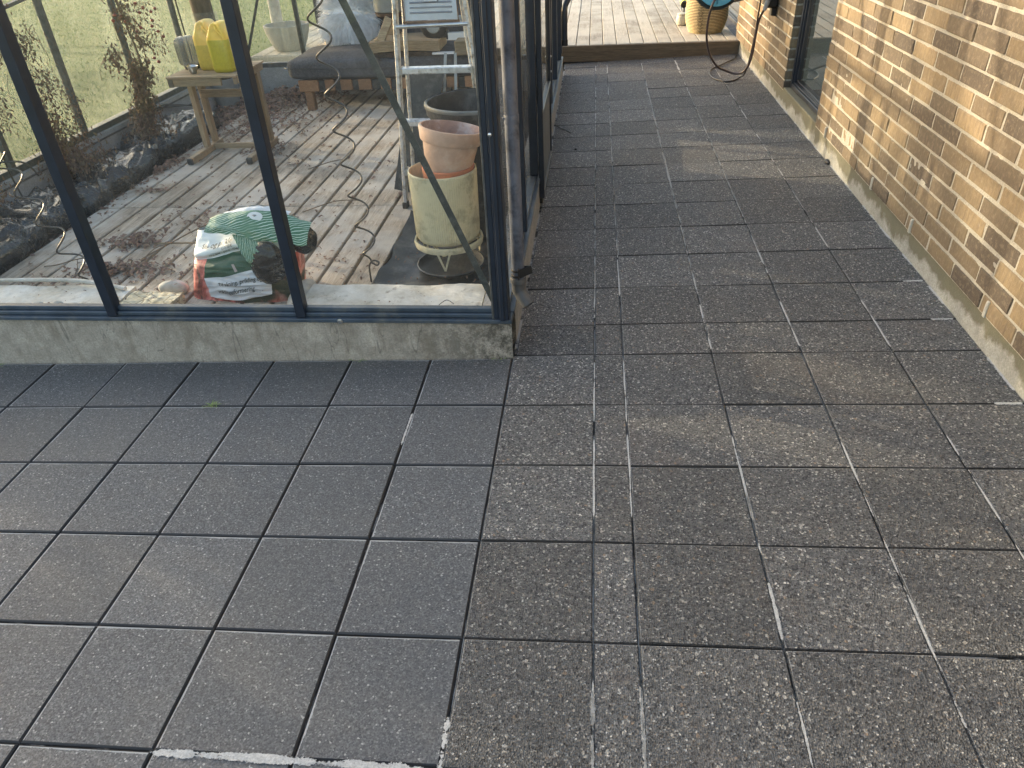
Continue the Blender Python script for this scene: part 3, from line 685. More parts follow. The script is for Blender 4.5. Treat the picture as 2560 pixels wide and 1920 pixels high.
# ---- rain pipes
dp=thing('rain_pipe',(.025,1.590,.2),'mottled blue grey rain pipe with a tilted spout at the greenhouse corner','rain pipe')
cx,cy=.024,1.590
b=MB(); b.lathe([(.0225,.272),(.0225,1.46)],28,Matrix.Translation((cx,cy,0))); b.lathe([(.0233,.290),(.0233,.294)],28,Matrix.Translation((cx,cy,0)));b.build('pipe',M['pipe'],dp,smooth=True)
b=MB(); b.lathe([(.026,.253),(.0285,.256),(.0285,.270),(.026,.274),(.0245,.274)],28,Matrix.Translation((cx,cy,0)))
b.tube([(cx,cy,.255),(cx,cy,.225),(cx+.004,cy-.004,.214)],[.0255,.0245,.024],24)
b.tube([(cx+.002,cy-.002,.219),(cx+.034,cy-.030,.178)],[.0235,.0235],24,cap=False); b.tube([(cx+.002,cy-.002,.219),(cx+.034,cy-.030,.178)],[.0215,.0215],24,cap=False); b.build('spout',M['pipe_g'],dp,smooth=True)
b=MB(); b.lathe([(.0240,.300),(.0252,.302),(.0252,.306),(.0240,.308)],28,Matrix.Translation((cx,cy,0))); b.lathe([(.0240,.280),(.0252,.282),(.0252,.286),(.0240,.288)],28,Matrix.Translation((cx,cy,0)))
b.box((.026,1.556,.277),(.030,1.568,.318),.001); b.bar((.028,1.560,.298),(.072,1.580,.309),.003,.030,up=(0,0,1)); b.bar((.040,1.60,.300),(.072,1.580,.311),.003,.022); b.build('clip',M['black'],dp)
b=MB(); b.tube([(cx-.022,cy-.012,.818),(cx-.0242,cy-.004,.818)],.004,8)
b.lathe([(.0232,.800),(.0238,.802),(.0238,.826),(.0232,.828)],28,Matrix.Translation((cx,cy,0))); b.build('bracket',M['pipe'],dp,smooth=True)
d2=thing('rain_pipe',(.02,6.0,.2),'thin dark rain pipe with an elbow at the far end of the greenhouse','rain pipe')
b=MB(); b.tube(spline([(.03,5.93,.30),(.03,5.93,.52),(.035,5.96,.58),(.075,6.0,.66),(.082,6.0,.74),(.082,6.0,1.45)],6),.024,16); b.lathe([(.028,.70),(.030,.705),(.030,.725),(.028,.73)],20,Matrix.Translation((.082,6.0,0))); b.build('pipe',M['alu'],d2,smooth=True)
b=MB(); b.lathe([(.027,.285),(.027,.33)],20,Matrix.Translation((.03,5.93,0))); b.build('end_ring',M['black'],d2,smooth=True)
# ================================================================ THINGS IN THE GREENHOUSE
FZ=-.05
# ---- potting table
t=thing('potting_table',(-2.2,4.2,FZ),'small pine folding table with slatted top holding two yellow cans','table')
tw=M['twood']; tz=M['twoodz']
b=MB()
for k in range(7):
    y=3.985+k*.069; b.box((-2.445,y,.488),(-1.975,y+.060,.500),.002)
b.build('tabletop',tw,t)
b=MB(); b.box((-2.405,3.992,.440),(-2.085,4.010,.4875),.002); b.build('apron',tw,t)
b=MB(); b.box((-2.44,4.02,.445),(-2.42,4.45,.4875),.002); b.box((-2.006,4.0,.445),(-1.985,4.45,.4875),.002); b.box((-2.418,4.43,.445),(-2.008,4.448,.487),.002); b.build('side_rail',M['bench'] if 0 else M['twood'],t)
b=MB(); b.box((-2.442,3.988,.436),(-2.407,4.018,.4872),.005); b.build('corner_cap',simple('dark_corner_block',(.10,.09,.075),.7,.2,20),t)
for x in (-2.418,-2.002):
    for y in (4.225,4.36): b=MB(); b.box((x-.017,y-.024,-.005),(x+.017,y+.024,.4446),.003); b.build('leg',tz,t)
    b=MB(); b.box((x-.019,3.955,FZ),(x+.019,4.44,-.0055),.004); f_=b.build('foot',M['floor'] if 0 else tw,t)
    b=MB(); b.box((x-.020,3.935,FZ),(x+.020,3.9545,-.006),.006); b.build('foot_cap',M['black2'],t)
for q in (((-2.398,4.29,.305),(-2.022,4.31,.355)),((-2.398,4.28,-.04),(-2.022,4.30,-.003))): b=MB(); b.box(*q,.002); b.build('stretcher',tw,t)
# ---- jerry cans (front view: chamfered shoulders, handle recess, cap)
def jerry(x,y,rz,wd,dp_,hh,mat,label):
    o=thing('yellow_canister',(x,y,.5),label,'canister',); o.rotation_euler=(0,0,rz); o.matrix_world=Matrix.Translation((x,y,.5))@Matrix.Rotation(rz,4,'Z')
    W=o.matrix_world
    # sections along height: (z, halfwidth, halfdepth, xoff, yoff)
    # outline of the broad side: (height, left edge, right edge, depth share)
    secs=[(0,.07,.93,.86),(.008,.02,.98,.96),(.03,0,1,1),(.30*hh,0,1,1),(.62*hh,0,1,1),(.69*hh,.005,.995,1),(.73*hh,.05,.985,.99),(.80*hh,.125,.95,.97),(.87*hh,.20,.90,.93),(.94*hh,.275,.84,.86),(.98*hh,.33,.79,.78),(hh,.40,.72,.60)]
    b=MB(); n=56; vs=[];fs=[]
    for (z,xl,xr,c) in secs:
        for k in range(n):
            an=2*math.pi*k/n; ca,sa=math.cos(an),math.sin(an); e=.36
            fx=math.copysign(abs(ca)**e,ca)*.5+.5; px=(xl+(xr-xl)*fx-.5)*wd; py=math.copysign(abs(sa)**e,sa)*dp_/2*c
            # grip hollow running down from the top on the right of the front face
            hz=max(0,min(1,(z/hh-.66)/.12)); dd=abs((px/wd+.5)-(.46+(1-z/hh)*1.05)); hol=hz*max(0,1-(dd/.13)**2)*(1 if z<.97*hh else .4)
            if py<0: py+=hol*.030
            vs.append(W@Vector((px,py,z)))
    for i in range(len(secs)-1):
        for k in range(n): fs.append((i*n+k,i*n+(k+1)%n,(i+1)*n+(k+1)%n,(i+1)*n+k))
    fs.append(list(range(n))[::-1]); fs.append([(len(secs)-1)*n+k for k in range(n)])
    b.add(vs,fs); bo=b.build('body',mat,o,smooth=2)
    b=MB(); b.tube([W@Vector(p) for p in spline([(.012,-.075,.93*hh),(.020,-.085,.86*hh),(.040,-.088,.78*hh),(.055,-.086,.70*hh)],5)],.0075,10); b.build('handle',mat,o,smooth=True)
    b=MB(); b.lathe([(.021,0),(.021,.02),(.018,.022)],20,W@Matrix.Translation((0,dp_*.30,.92*hh)),rf=lambda a,z:1+.03*math.sin(a*16)); b.build('cap',simple('dark_green_cap',(.05,.09,.07),.4) if 'dark_green_cap' not in bpy.data.materials else bpy.data.materials['dark_green_cap'],o,smooth=True)
    return o
jerry(-2.090,4.165,R(-3),.142,.19,.288,M['can1'],'yellow canister, greener and fuller, at the right on the table')
c2=jerry(-2.232,4.255,R(4),.135,.19,.288,M['can2'],'paler yellow canister between ribbed glass jar and other canister')
b=MB(); 
# ribbed smoked glass lantern
la=thing('glass_jar',(-2.385,4.255,.5),'smoked ribbed glass jar turned upside down on the pine table','jar')
Wm=Matrix.Translation((-2.385,4.255,.5))@Matrix.Rotation(R(3),4,'X')
b=MB(); b.lathe([(.052,.03),(.066,.034),(.071,.05),(.072,.14),(.071,.165),(.064,.183),(.050,.194),(.034,.198)],300,Wm,rf=lambda a,z:1+.035*math.cos(a*30)); b.build('jar_body',M['smoke'],la,smooth=2)
b=MB(); b.lathe([(.046,0),(.050,.004),(.052,.029)],32,Wm); b.build('jar_base',M['black'],la,smooth=True)
cu=thing('metal_cup',(-2.300,4.088,.5),'small dented metal cup beside the ribbed jar','cup')
b=MB(); b.lathe([(.020,0),(.021,.001),(.035,.046),(.0365,.047),(.0355,.0475),(.0340,.046),(.019,.004)],28,Matrix.Translation((-2.300,4.085,.5))@Matrix.Rotation(R(4),4,'Y')); b.build('cup_body',M['steel'],cu,smooth=True)
b=MB(); b.bar((-2.291,4.050,.543),(-2.288,4.058,.515),.008,.002,up=(0,1,0)); b.build('cup_tab',M['white'],cu)
# ---- daybed
d=thing('daybed',(-1.3,5.7,FZ),'low daybed with charcoal mattress on an oiled timber frame','daybed')
def cushion(b,x0,x1,y0,y1,z0,z1,e=.28,bul=.02,nz=.006,seam=True,nu=90,nv=28,W=None):
    cx,cy,cz=(x0+x1)/2,(y0+y1)/2,(z0+z1)/2; hx,hy,hz=(x1-x0)/2,(y1-y0)/2,(z1-z0)/2
    def fn(u,v):
        a=2*math.pi*u; p=(v-.5)*math.pi; ca,sa,cp,sp=math.cos(a),math.sin(a),math.cos(p),math.sin(p)
        f=lambda t,q:math.copysign(abs(t)**q,t)
        X=f(ca,.16)*f(cp,e); Y=f(sa,.16)*f(cp,e); Z_=f(sp,e)
        pp=Vector((cx+hx*X,cy+hy*Y,cz+hz*Z_+(bul*(1-X*X)*(1-Y*Y) if sp>0 else 0)))
        pp+=Vector((0,0,1))*nz*N3(pp,5)+Vector((X,Y,0))*nz*.7*N3(pp,9)
        return W@pp if W else pp
    b.grid(fn,nu,nv,cu=True)
b=MB(); cushion(b,-2.195,-.52,5.32,6.04,.178,.345,.34,.035,.008,nu=160,nv=30); b.build('mattress',M['fabric'],d,smooth=2)
b=MB(); b.tube(spline([(-2.192,5.9,.290),(-2.196,5.45,.286),(-2.186,5.335,.282),(-2.1,5.3195,.279),(-1.7,5.3165,.272),(-1.2,5.3165,.268),(-.6,5.3195,.264)],12),.0028,6); b.build('piping',M['black2'],d,smooth=True)
b=MB(); b.box((-2.09,5.36,.100),(-.56,5.40,.178),.003); b.box((-2.09,5.96,.10),(-.56,6.0,.178),.003); b.box((-2.09,5.401,.10),(-2.05,5.959,.178),.003); b.box((-.60,5.401,.10),(-.56,5.959,.178),.003); b.build('frame',M['black2'],d)
for a,c in ((-2.105,-1.942),(-1.885,-1.807),(-1.755,-1.659),(-1.606,-1.501),(-1.425,-1.340),(-1.262,-1.180),(-1.100,-1.060),(-1.019,-.940),(-.884,-.795),(-.739,-.66)):
    b=MB(); b.box((a,5.335,.104-(.004 if a<-2 else 0)),(c,5.3595,.186),.003); b.build('slat_end',M['bench'],d)
for x in (-2.035,-.62):
    for y in (5.37,5.93): b=MB(); b.box((x-.032,y-.03,FZ),(x+.032,y+.035,.0995),.004); b.build('leg',M['bench'],d)
# dark back cushion and fur pillow
Wc=Matrix.Translation((-1.72,6.05,.60))@Matrix.Rotation(R(-7),4,'X')
bc=MB(); cushion(bc,-.385,1.0,-.055,.055,-.26,.42,.4,0,.006,W=Wc); o=bc.build('back_cushion',M['fabric'],None,smooth=2,label='dark fabric back cushion upright behind the fluffy pillow on the daybed',cat='cushion')
pf=thing('fluffy_pillow',(-1.78,5.86,.33),'pale grey long haired fluffy pillow on the charcoal daybed','pillow')
Wp=Matrix.Translation((-1.765,5.90,.585))@Matrix.Rotation(R(-24),4,'X')@Matrix.Rotation(R(6),4,'Z')@Matrix.Rotation(R(3),4,'Y')
hxp,hzp,hyp=.225,.225,.085
def pil(u,v):
    a=2*math.pi*u;p=(v-.5)*math.pi; f=lambda t,q:math.copysign(abs(t)**q,t)
    X=f(math.cos(a),.55)*f(math.cos(p),.8); Z_=f(math.sin(a),.55)*f(math.cos(p),.8); Y=math.sin(p)
    edge=max(abs(X),abs(Z_)); return Vector((hxp*X,hyp*Y*(1-.55*edge**3),hzp*Z_))
b=MB(); b.grid(lambda u,v:Wp@pil(u,v),48,24,cu=True); b.build('pillow_core',M['fur'],pf,smooth=2)
b=MB(); rnd=random.Random(4)
for i in range(15000):
    u,v=rnd.random(),.5+.5*(2*rnd.random()-1)*.95; v=math.acos(1-2*rnd.random())/math.pi
    if rnd.random()<.72: v=v*.5          # mostly the side facing the room
    p=pil(u,v); q=Vector((p.x/hxp**2,p.y/hyp**2*.35,p.z/hzp**2)); nrm=q.normalized()
    sw=Vector((N3(p,9)*1.1,-.15,N3(p+Vector((5,0,0)),9)*1.1-.45)); rad=Vector((p.x,0,p.z)); rad=rad.normalized() if rad.length>1e-3 else Vector((0,0,1))
    dr=(nrm*.7+rad*.8+sw*.75+Vector((rnd.gauss(0,.2),rnd.gauss(0,.2),rnd.gauss(0,.2)))).normalized(); L=rnd.uniform(.035,.075)
    sd_=dr.cross(Vector((rnd.gauss(0,1),rnd.gauss(0,1),rnd.gauss(0,1)))).normalized()*rnd.uniform(.0011,.0022)
    dn=Vector((0,0,-.25)); m1=p+dr*L*.5; e1=p+(dr+dn*.6).normalized()*L
    vs=[Wp@(p-sd_),Wp@(p+sd_),Wp@(m1+sd_*.8),Wp@(m1-sd_*.8),Wp@e1]; k=len(b.v); b.v+=[tuple(x) for x in vs]; b.f+=[[k,k+1,k+2,k+3],[k+3,k+2,k+4]]; b.uv+=[None]*2; b.col+=[(0,0,0)]*2; b.mi+=[0,0]
b.build('long_fur',M['fur'],pf)
# live edge plank with a sawn leg, beam and machine on the mattress
pk=thing('wooden_plank',(-1.2,5.5,.34),'rough sawn plank with bark edge and angled leg lying on the daybed','plank')
b=MB(); b.grid(lambda u,v:(-1.475+.56*u+.02*N3((v*6,1,0))*(1-u),5.30+.36*v,.452+.010*math.sin(u*3)),20,8)
def side(u,v): 
    a=u*1.0; x=-1.475+.56*a; zt=.452+.010*math.sin(a*3); zb=(.325 if a>.2 else .325+(.2-a)*.5)
    return (x+(.0 if a>0 else 0),5.30+.03*v*v+.012*N3((x*30,v*5,0))*v*0,zt-(zt-zb)*v)
b.grid(lambda u,v:(-1.475+.56*u+.004*N3((u*20,v*5,0))+(.07*v if u<.01 else 0)*1,5.30+.006*N3((u*16,v*6,4))+.01*v,(.452+.010*math.sin(u*3))-(.075 if u>.3 else .075)*v),30,6)
b.box((-.917,5.305,.379),(-.915,5.65,.456)); b.build('board',M['slab'],pk,smooth=True)
b=MB(); b.grid(lambda u,v:(-1.47+(.09*v)+(.53-.09*v)*u,5.312+.010*N3((u*22,v*9,1))+.05*v,.378-.058*v*(1-.3*u)),40,6); b.grid(lambda u,v:(-1.478+.09*v*v,5.30+.34*u,.452-.13*v+.004*N3((u*20,v*20,2))),12,8); b.build('bark_edge',M['bark'],pk,smooth=True)
b=MB(); b.bar((-1.385,5.36,.452),(-1.300,5.40,.612),.06,.045,up=(0,1,0),bev=.003); b.bar((-1.43,5.37,.458),(-1.37,5.37,.470),.05,.02,bev=.002); b.build('leg',M['slab'],pk)
bm=MB(); bm.box((-.790,5.285,.345),(-.56,5.60,.452),.008,jit=.002); bm.build('wooden_beam',wood('old_square_timber',(.16,.12,.07),(.36,.29,.18),'X',.8),None,label='short square weathered timber lying right of the bark edged plank',cat='timber')
mc=thing('bench_grinder',(-.98,5.5,.45),'black machine with a round pale disc on the plank behind the ladder','machine')
Wg=Matrix.Translation((-.965,5.47,.545))@Matrix.Rotation(R(90),4,'X')
b=MB(); b.lathe([(.098,-.05),(.105,-.045),(.105,.05),(.088,.065),(.060,.068)],40,Wg); b.box((-1.02,5.42,.4535),(-.86,5.52,.50),.01); b.build('housing',M['black'],mc,smooth=True)
b=MB(); b.lathe([(.056,.0),(.056,.072),(.050,.078),(.0,.079)],32,Wg); b.build('disc',M['greymetal'],mc,smooth=True)
b=MB(); b.box((-.88,5.44,.53),(-.74,5.50,.60),.006); b.build('guard',M['greymetal'],mc)
for pa,pb,w1,lb in (((-.97,5.31,.365),(-.80,5.31,.365),.012,'lower white metal strip on the mattress left of the square timber'),((-.86,5.45,.462),(-.60,5.45,.462),.05,'upper white metal strip lying on the square timber')):
    b=MB(); b.bar(pa,pb,.05,w1); b.build('metal_strip',M['white'],None,label=lb,cat='strip')
gb=thing('grey_metal_bin',(-1.40,5.62,.58),'grey metal bin with rounded underside above the plank leg','bin')
b=MB(); Wb=Matrix.Translation((-1.355,5.66,0)); b.lathe([(.095,.616),(.118,.630),(.124,.66),(.128,.95),(.130,.955),(.124,.957),(.12,.66),(.09,.64)],40,Wb); b.build('bin_body',M['greymetal'],gb,smooth=True)
b=MB(); b.lathe([(.085,.582),(.115,.600),(.121,.622)],40,Wb); b.build('bin_base',simple('brown_bin_base',(.09,.06,.045),.6),gb,smooth=True)
b=MB(); b.box((-1.385,5.63,.456),(-1.325,5.69,.582),.004); b.build('bin_foot',M['slab'],gb)
# ---- stepladder
ld=thing('stepladder',(-.5,3.15,FZ),'folded aluminium stepladder with ribbed platform standing behind the flower pots','ladder')
def rail(b,x0,x1,y,w_,d_,z1=1.55,z0=FZ):
    def X(z): return x0+(x1-x0)*(z-FZ)/1.033
    b.bar((X(z0),y,z0),(X(z1),y,z1),w_,d_,up=(0,1,0),bev=.003)
b=MB(); rail(b,-.757,-.680,3.13,.020,.05,z0=-.015); b.build('rail',M['alu_l'],ld)
b=MB(); rail(b,-.240,-.340,3.13,.020,.05,z0=-.015); b.build('rail',M['alu_l'],ld)
b=MB(); rail(b,-.720,-.655,3.20,.016,.03,z0=-.015); b.build('rear_rail',M['alu_l'],ld)
b=MB(); rail(b,-.275,-.372,3.20,.016,.03,z0=-.015); b.build('rear_rail',M['alu_l'],ld)
for x in (-.757,-.240,-.722,-.272):
    y=3.13 if x in (-.757,-.240) else 3.20
    b=MB(); b.box((x-.014,y-.028,FZ),(x+.014,y+.028,-.0155),.003); b.build('rubber_foot',M['black'],ld)
for z in (.155,.412,.667):
    xl=-.757+.0745*(z+.05)+.012; xr=-.240-.097*(z+.05)-.012
    b=MB(); b.box((xl,3.105,z-.017),(xr,3.160,z+.013),.004); b.build('rung',M['alu_l'],ld)
    for xa in (xl-.003,xr-.012): b=MB(); b.box((xa,3.102,z-.020),(xa+.015,3.163,z+.016),.004); b.build('rung_clip',simple('cream_clip',(.42,.40,.35),.6) if 'cream_clip' not in bpy.data.materials else bpy.data.materials['cream_clip'],ld)
b=MB(); b.tube([(-.684,3.11,.868),(-.330,3.11,.872)],.0095,14); b.build('tube_rung',M['steel'],ld,smooth=True)
b=MB()
def plat(u,v):
    z=.892+.30*v; k=(v*14)%1; dep=.004*max(0,1-abs((k-.5)/.16)**2) if (.10<u<.90 and .06<v<.97) else 0
    if .36<u<.64 and v>.26: dep=.006 if v<.46 else 0
    return (-.640+.262*u+(.010*v)*(1-2*u),3.125+.05*v-dep*1.6,z)
b.grid(plat,60,300); b.build('platform',simple('dull_aluminium_sheet',(.40,.42,.45),.42,.12,12,.7,.05),ld,smooth=True)
b=MB(); b.tube([(-.642,3.118,.855),(-.637,3.118,1.25)],.0028,6); b.tube([(-.376,3.118,.86),(-.384,3.118,1.25)],.0028,6); b.bar((-.650,3.128,.884),(-.372,3.128,.884),.012,.010); b.build('hinge_rod',simple('rusty_steel',(.20,.13,.09),.6,.4,40,.4),ld)
# dark board and metal strips behind the ladder
b=MB(); b.bar((-.785,3.37,FZ),(-.640,3.52,.60),.19,.012,up=(0,1,0)); b.build('dark_board',M['black2'],None,label='dark board leaning on edge behind the stepladder',cat='board')
for i,(xa,xb_) in enumerate(((-.60,-.545),(-.50,-.49))):
    b=MB(); b.bar((xa,3.345,FZ),(xb_,3.60,.66),.016,.004,up=(0,1,0)); b.build('metal_lath',M['greymetal'],None,label=('wider grey metal lath leaning inside the ladder','thinner grey metal lath leaning inside the ladder, the right one')[i],cat='lath',group='metal laths leaning behind the ladder')
# ---- black tub
tb=thing('black_tub',(-.285,2.86,FZ),'big round black plastic tub behind the terracotta pots','tub')
Wt=Matrix.Translation((-.290,2.86,0)); 
b=MB(); b.lathe([(.165,FZ+.001),(.17,FZ+.01),(.212,.50),(.216,.515),(.228,.530),(.230,.552),(.234,.560),(.234,.575),(.229,.582),(.222,.578),(.216,.55),(.205,.50),(.16,.02),(.0,.018)],64,Wt,ct=False); b.build('tub_body',M['black2'],tb,smooth=True)
b=MB(); b.lathe([(.2345,.566),(.2365,.572),(.2345,.580),(.229,.584)],64,Wt,cb=False,ct=False); b.build('rim',simple('worn_tub_rim',(.15,.16,.155),.5,.2,20),tb,smooth=True)
rg=MB(); Wr=Matrix.Translation((-.205,2.73,.30))@Matrix.Rotation(R(60),4,'X'); rg.lathe([(.024,0),(.026,.002),(.026,.018),(.023,.018),(.022,.002),(.024,0)],24,Wr,cb=False,ct=False); rg.build('orange_ring',M['orange'],None,smooth=True,label='small orange plastic ring inside the black tub',cat='ring')
# ---- beige planter on stand with terracotta pots
px,py=-.392,2.462
st=thing('plant_stand',(px,py,FZ),'pale metal ring stand on three splayed feet under the ribbed planter','plant stand')
b=MB(); b.lathe([(.150,.030),(.160,.032),(.163,.050),(.160,.062),(.152,.060),(.150,.030)],64,Matrix.Translation((px,py,0)),cb=False,ct=False); b.build('ring',M['beige'],st,smooth=True)
for a in (R(-90),R(150),R(30)):
    dv=Vector((math.cos(a),math.sin(a),0)); tv=Vector((-dv.y,dv.x,0)); c0=Vector((px,py,0))
    b=MB()
    for s_ in (-1,1): b.bar(c0+dv*.152+tv*.028*s_+Vector((0,0,.034)),c0+dv*.150+Vector((0,0,FZ)),.009,.004,up=dv,mi=0)
    b.build('leg',M['beige'],st)
b=MB(); 
for a in (R(-90),R(150),R(30)):
    a2=a+R(120); b.bar((px+.15*math.cos(a),py+.15*math.sin(a),.025),(px+.15*math.cos(a2),py+.15*math.sin(a2),.025),.012,.004)
b.build('cross_bar',M['beige'],st)
pt=MB(); nr=92
pt.lathe([(.120,.060),(.140,.066),(.147,.085),(.152,.37),(.153,.382),(.149,.384),(.146,.378),(.135,.09),(0,.085)],nr*4,Matrix.Translation((px,py,0)),rf=lambda a,z:1+(.016*math.cos(a*nr) if .08<z<.375 else 0)); pt.build('ribbed_planter',M['beige'],None,smooth=2,label='beige finely ribbed planter standing on the low metal stand',cat='planter')
def pot(name,W,prof_o,prof_i,mo,mi_,label):
    o=thing(name,W.translation,label,'pot')
    b=MB(); b.lathe(prof_o,56,W,ct=False,rf=lambda a,z:1+.004*N3((math.cos(a)*2,math.sin(a)*2,z*9))); b.build('pot_wall',mo,o,smooth=True)
    b=MB(); b.lathe(prof_i,56,W,cb=False); b.build('pot_inside',mi_,o,smooth=True); return o
W1=Matrix.Translation((px+.030,py-.010,.238))
pot('terracotta_pot',W1,[(.075,0),(.103,.112),(.113,.113),(.117,.158),(.113,.161),(.108,.161)],[(.108,.161),(.104,.12),(.07,.01),(0,.008)],M['terra2'],M['terra2'],'reddish terracotta pot sunk in the beige planter, under the tilted one')
b=MB(); 
W2=Matrix.Translation((px+.026,py-.010,.352))@Matrix.Rotation(R(9),4,'Y')@Matrix.Rotation(R(-5),4,'X')
pot('terracotta_pot',W2,[(.094,0),(.098,.004),(.122,.148),(.131,.150),(.135,.156),(.144,.205),(.142,.210),(.134,.211)],[(.134,.211),(.130,.203),(.120,.15),(.088,.015),(0,.012)],M['terra'],M['terra_in'],'large pale lime stained terracotta pot, tilted on top of the stack')
# black saucer tray and crate under the stand
b=MB(); b.grid(lambda u,v:(-.70+.62*u+.03*N3((u*3,v*4,0)),2.12+.88*v,-.075+.018*N3((u*5,v*7,2))+.03*(abs(u-.5)*2)**6+.03*(abs(v-.5)*2)**8),36,50); b.build('black_plastic_tray',M['black2'],None,smooth=True,label='shallow creased black plastic tray on the soil under the plant stand',cat='tray')
b=MB(); b.lathe([(.12,-.072),(.145,-.060),(.158,-.046),(.160,-.042),(.155,-.040),(.14,-.055),(.11,-.062),(0,-.062)],48,Matrix.Translation((-.38,2.40,0)),ct=False); b.build('black_saucer',M['black2'],None,smooth=True,label='round black plant saucer on the tray beneath the stand feet',cat='saucer')
# ---- spiral plant stakes
def stake(name,foot,top,r,zt,pitch,ph,label,z0=.02):
    foot=Vector(foot);top=Vector(top); ax=(top-foot).normalized(); u=Vector((1,0,0)); u=(u-ax*u.dot(ax)).normalized(); w_=ax.cross(u); pts=[]
    L=(top-foot).length; n=int(L/pitch*18)
    for i in range(n+1):
        s_=L*i/n; k=min(1,s_/.06); a=2*math.pi*(s_-ph)/pitch; pts.append(foot+ax*s_+(u*math.cos(a)+w_*math.sin(a))*r*k)
    b=MB(); b.tube(pts,.0042,8); return b.build(name,M['wire'],None,smooth=True,label=label,cat='plant stake',group='spiral plant stakes')
stake('spiral_stake',(-.700,2.2,.045),(-.775,2.2,1.50),.036,0,.1355,(.963-.045),'tall brown spiral stake standing alone on the boards left of the ladder')
b=MB(); b.tube(spline([(-.700,2.2,.047),(-.672,2.185,.040),(-.664,2.19,.052),(-.69,2.20,.056),(-.712,2.2,.03),(-.716,2.2,-.05)],6),.0042,8); o=b.build('stake_end',M['wire'],bpy.data.objects['spiral_stake'],smooth=True)
s2=stake('spiral_stake',(-2.09,2.2,-.045),(-2.42,2.2,1.0),.040,0,.1355*1.045,.085,'spiral stake leaning left beside the black grow bags')
b=MB(); b.tube(spline([(-2.93,3.0,.05),(-2.93,2.98,.22),(-2.9,2.95,.32),(-2.86,2.93,.35),(-2.9,2.91,.30),(-2.95,2.9,.24)],8),.0045,8); b.tube(spline([(-3.02,2.8,.30),(-2.9,2.86,.315),(-2.80,2.95,.29),(-2.78,3.0,.20)],8),.005,8); b.build('bent_stake',M['wire'],None,smooth=True,label='bent thick wire hoop over the bags at the left edge',cat='wire')
b=MB(); b.tube(spline([(-3.04,4.5,.09),(-3.02,4.8,.140),(-3.02,5.0,.10),(-3.0,5.25,.03),(-2.96,5.35,-.04)],8),.006,8); b.tube(spline([(-3.035,4.75,.138),(-3.0,5.0,.09),(-2.98,5.2,.06),(-2.97,5.5,.08)],8),.005,8); b.build('black_cable',M['black'],None,smooth=True,label='black cable sagging along the inner left foundation',cat='cable')
# ================================================================ UNSEEN PLANTS ADDED TO FILTER THE LOW SUN
def leafcloud(b,rnd,fn,n,sz):
    for i in range(n):
        p=fn(); a=rnd.uniform(0,6.28); t_=Vector((math.cos(a),math.sin(a),rnd.uniform(-.6,.6))).normalized(); s_=t_.cross(Vector((rnd.gauss(0,1),rnd.gauss(0,1),rnd.gauss(0,1)))).normalized(); q=rnd.uniform(.6,1.3)*sz
        vs=[p-t_*q,p+s_*q*.45,p+t_*q,p-s_*q*.45]; k=len(b.v); b.v+=[tuple(v) for v in vs]; b.f.append([k,k+1,k+2,k+3]); b.uv.append(None); b.col.append((rnd.random(),0,0)); b.mi.append(0)
hd=thing('beech_hedge',(-6.2,.4,-.1),'clipped leafy hedge at the left of the patio','hedge')  # hedge added out of view so its leaves shade the patio
rnd=random.Random(31); b=MB()
leafcloud(b,rnd,lambda:Vector((-6.2+rnd.gauss(0,.22),rnd.uniform(-3.5,3.7),rnd.uniform(-.05,1.40)+.1*math.sin(rnd.uniform(0,6)))),26000,.045)
b.build('foliage',M['blade'],hd)
b=MB()
for i in range(17):
    y=-3.3+i*.42; b.tube(spline([(-6.2,y,-.15),(-6.22+rnd.gauss(0,.05),y+rnd.gauss(0,.08),.6),(-6.2+rnd.gauss(0,.1),y+rnd.gauss(0,.15),1.3)],4),[.02-.0015*k for k in range(9)],6)
b.build('stems',M['bark'],hd)
def added_shade_tree(x,y,hgt,seed,label):  # unseen tree, added to break the sun into streaks on the wall
    rnd=random.Random(seed); o=thing('garden_tree',(x,y,-.1),label,'tree','young trees beyond the lawn'); b=MB()
    def br(p,d,L,r,lv):
        pts=[p];q=p;dd=d
        for i in range(5):
            dd=(dd+Vector((rnd.gauss(0,.09),rnd.gauss(0,.09),rnd.gauss(0,.05)))).normalized(); q=q+dd*L/5; pts.append(q)
        b.tube(pts,[r*(1-.12*i) for i in range(6)],6)
        if lv>0:
            for k in range(4 if lv<3 else 6):
                i=rnd.randint(1,5); a=rnd.uniform(0,6.28); nd=(d*.7+Vector((math.cos(a),math.sin(a),.35))).normalized(); br(pts[i],nd,L*rnd.uniform(.5,.7),r*.5,lv-1); tips.append(pts[i])
        tips.append(q)
    tips=[]; br(Vector((x,y,-.15)),Vector((0,0,1)),hgt,.10,3); b.build('trunk',M['bark'],o)
    b=MB(); leafcloud(b,rnd,lambda:rnd.choice(tips)+Vector((rnd.gauss(0,.22),rnd.gauss(0,.22),rnd.gauss(0,.2))),2600,.06); b.build('crown',M['blade'],o)
for i,(x,y,h_) in enumerate(((-11.2,4.6,3.0),(-12.0,6.9,3.4),(-10.8,9.0,2.8),(-12.4,11.4,3.3),(-11.5,2.6,3.1))):
    added_shade_tree(x,y,h_,50+i,['second of the young trees beyond the lawn, counted from the patio','middle one of the young trees beyond the lawn','shortest of the young trees beyond the lawn','young tree farthest from the patio beyond the lawn','young tree beyond the lawn nearest to the patio'][i])
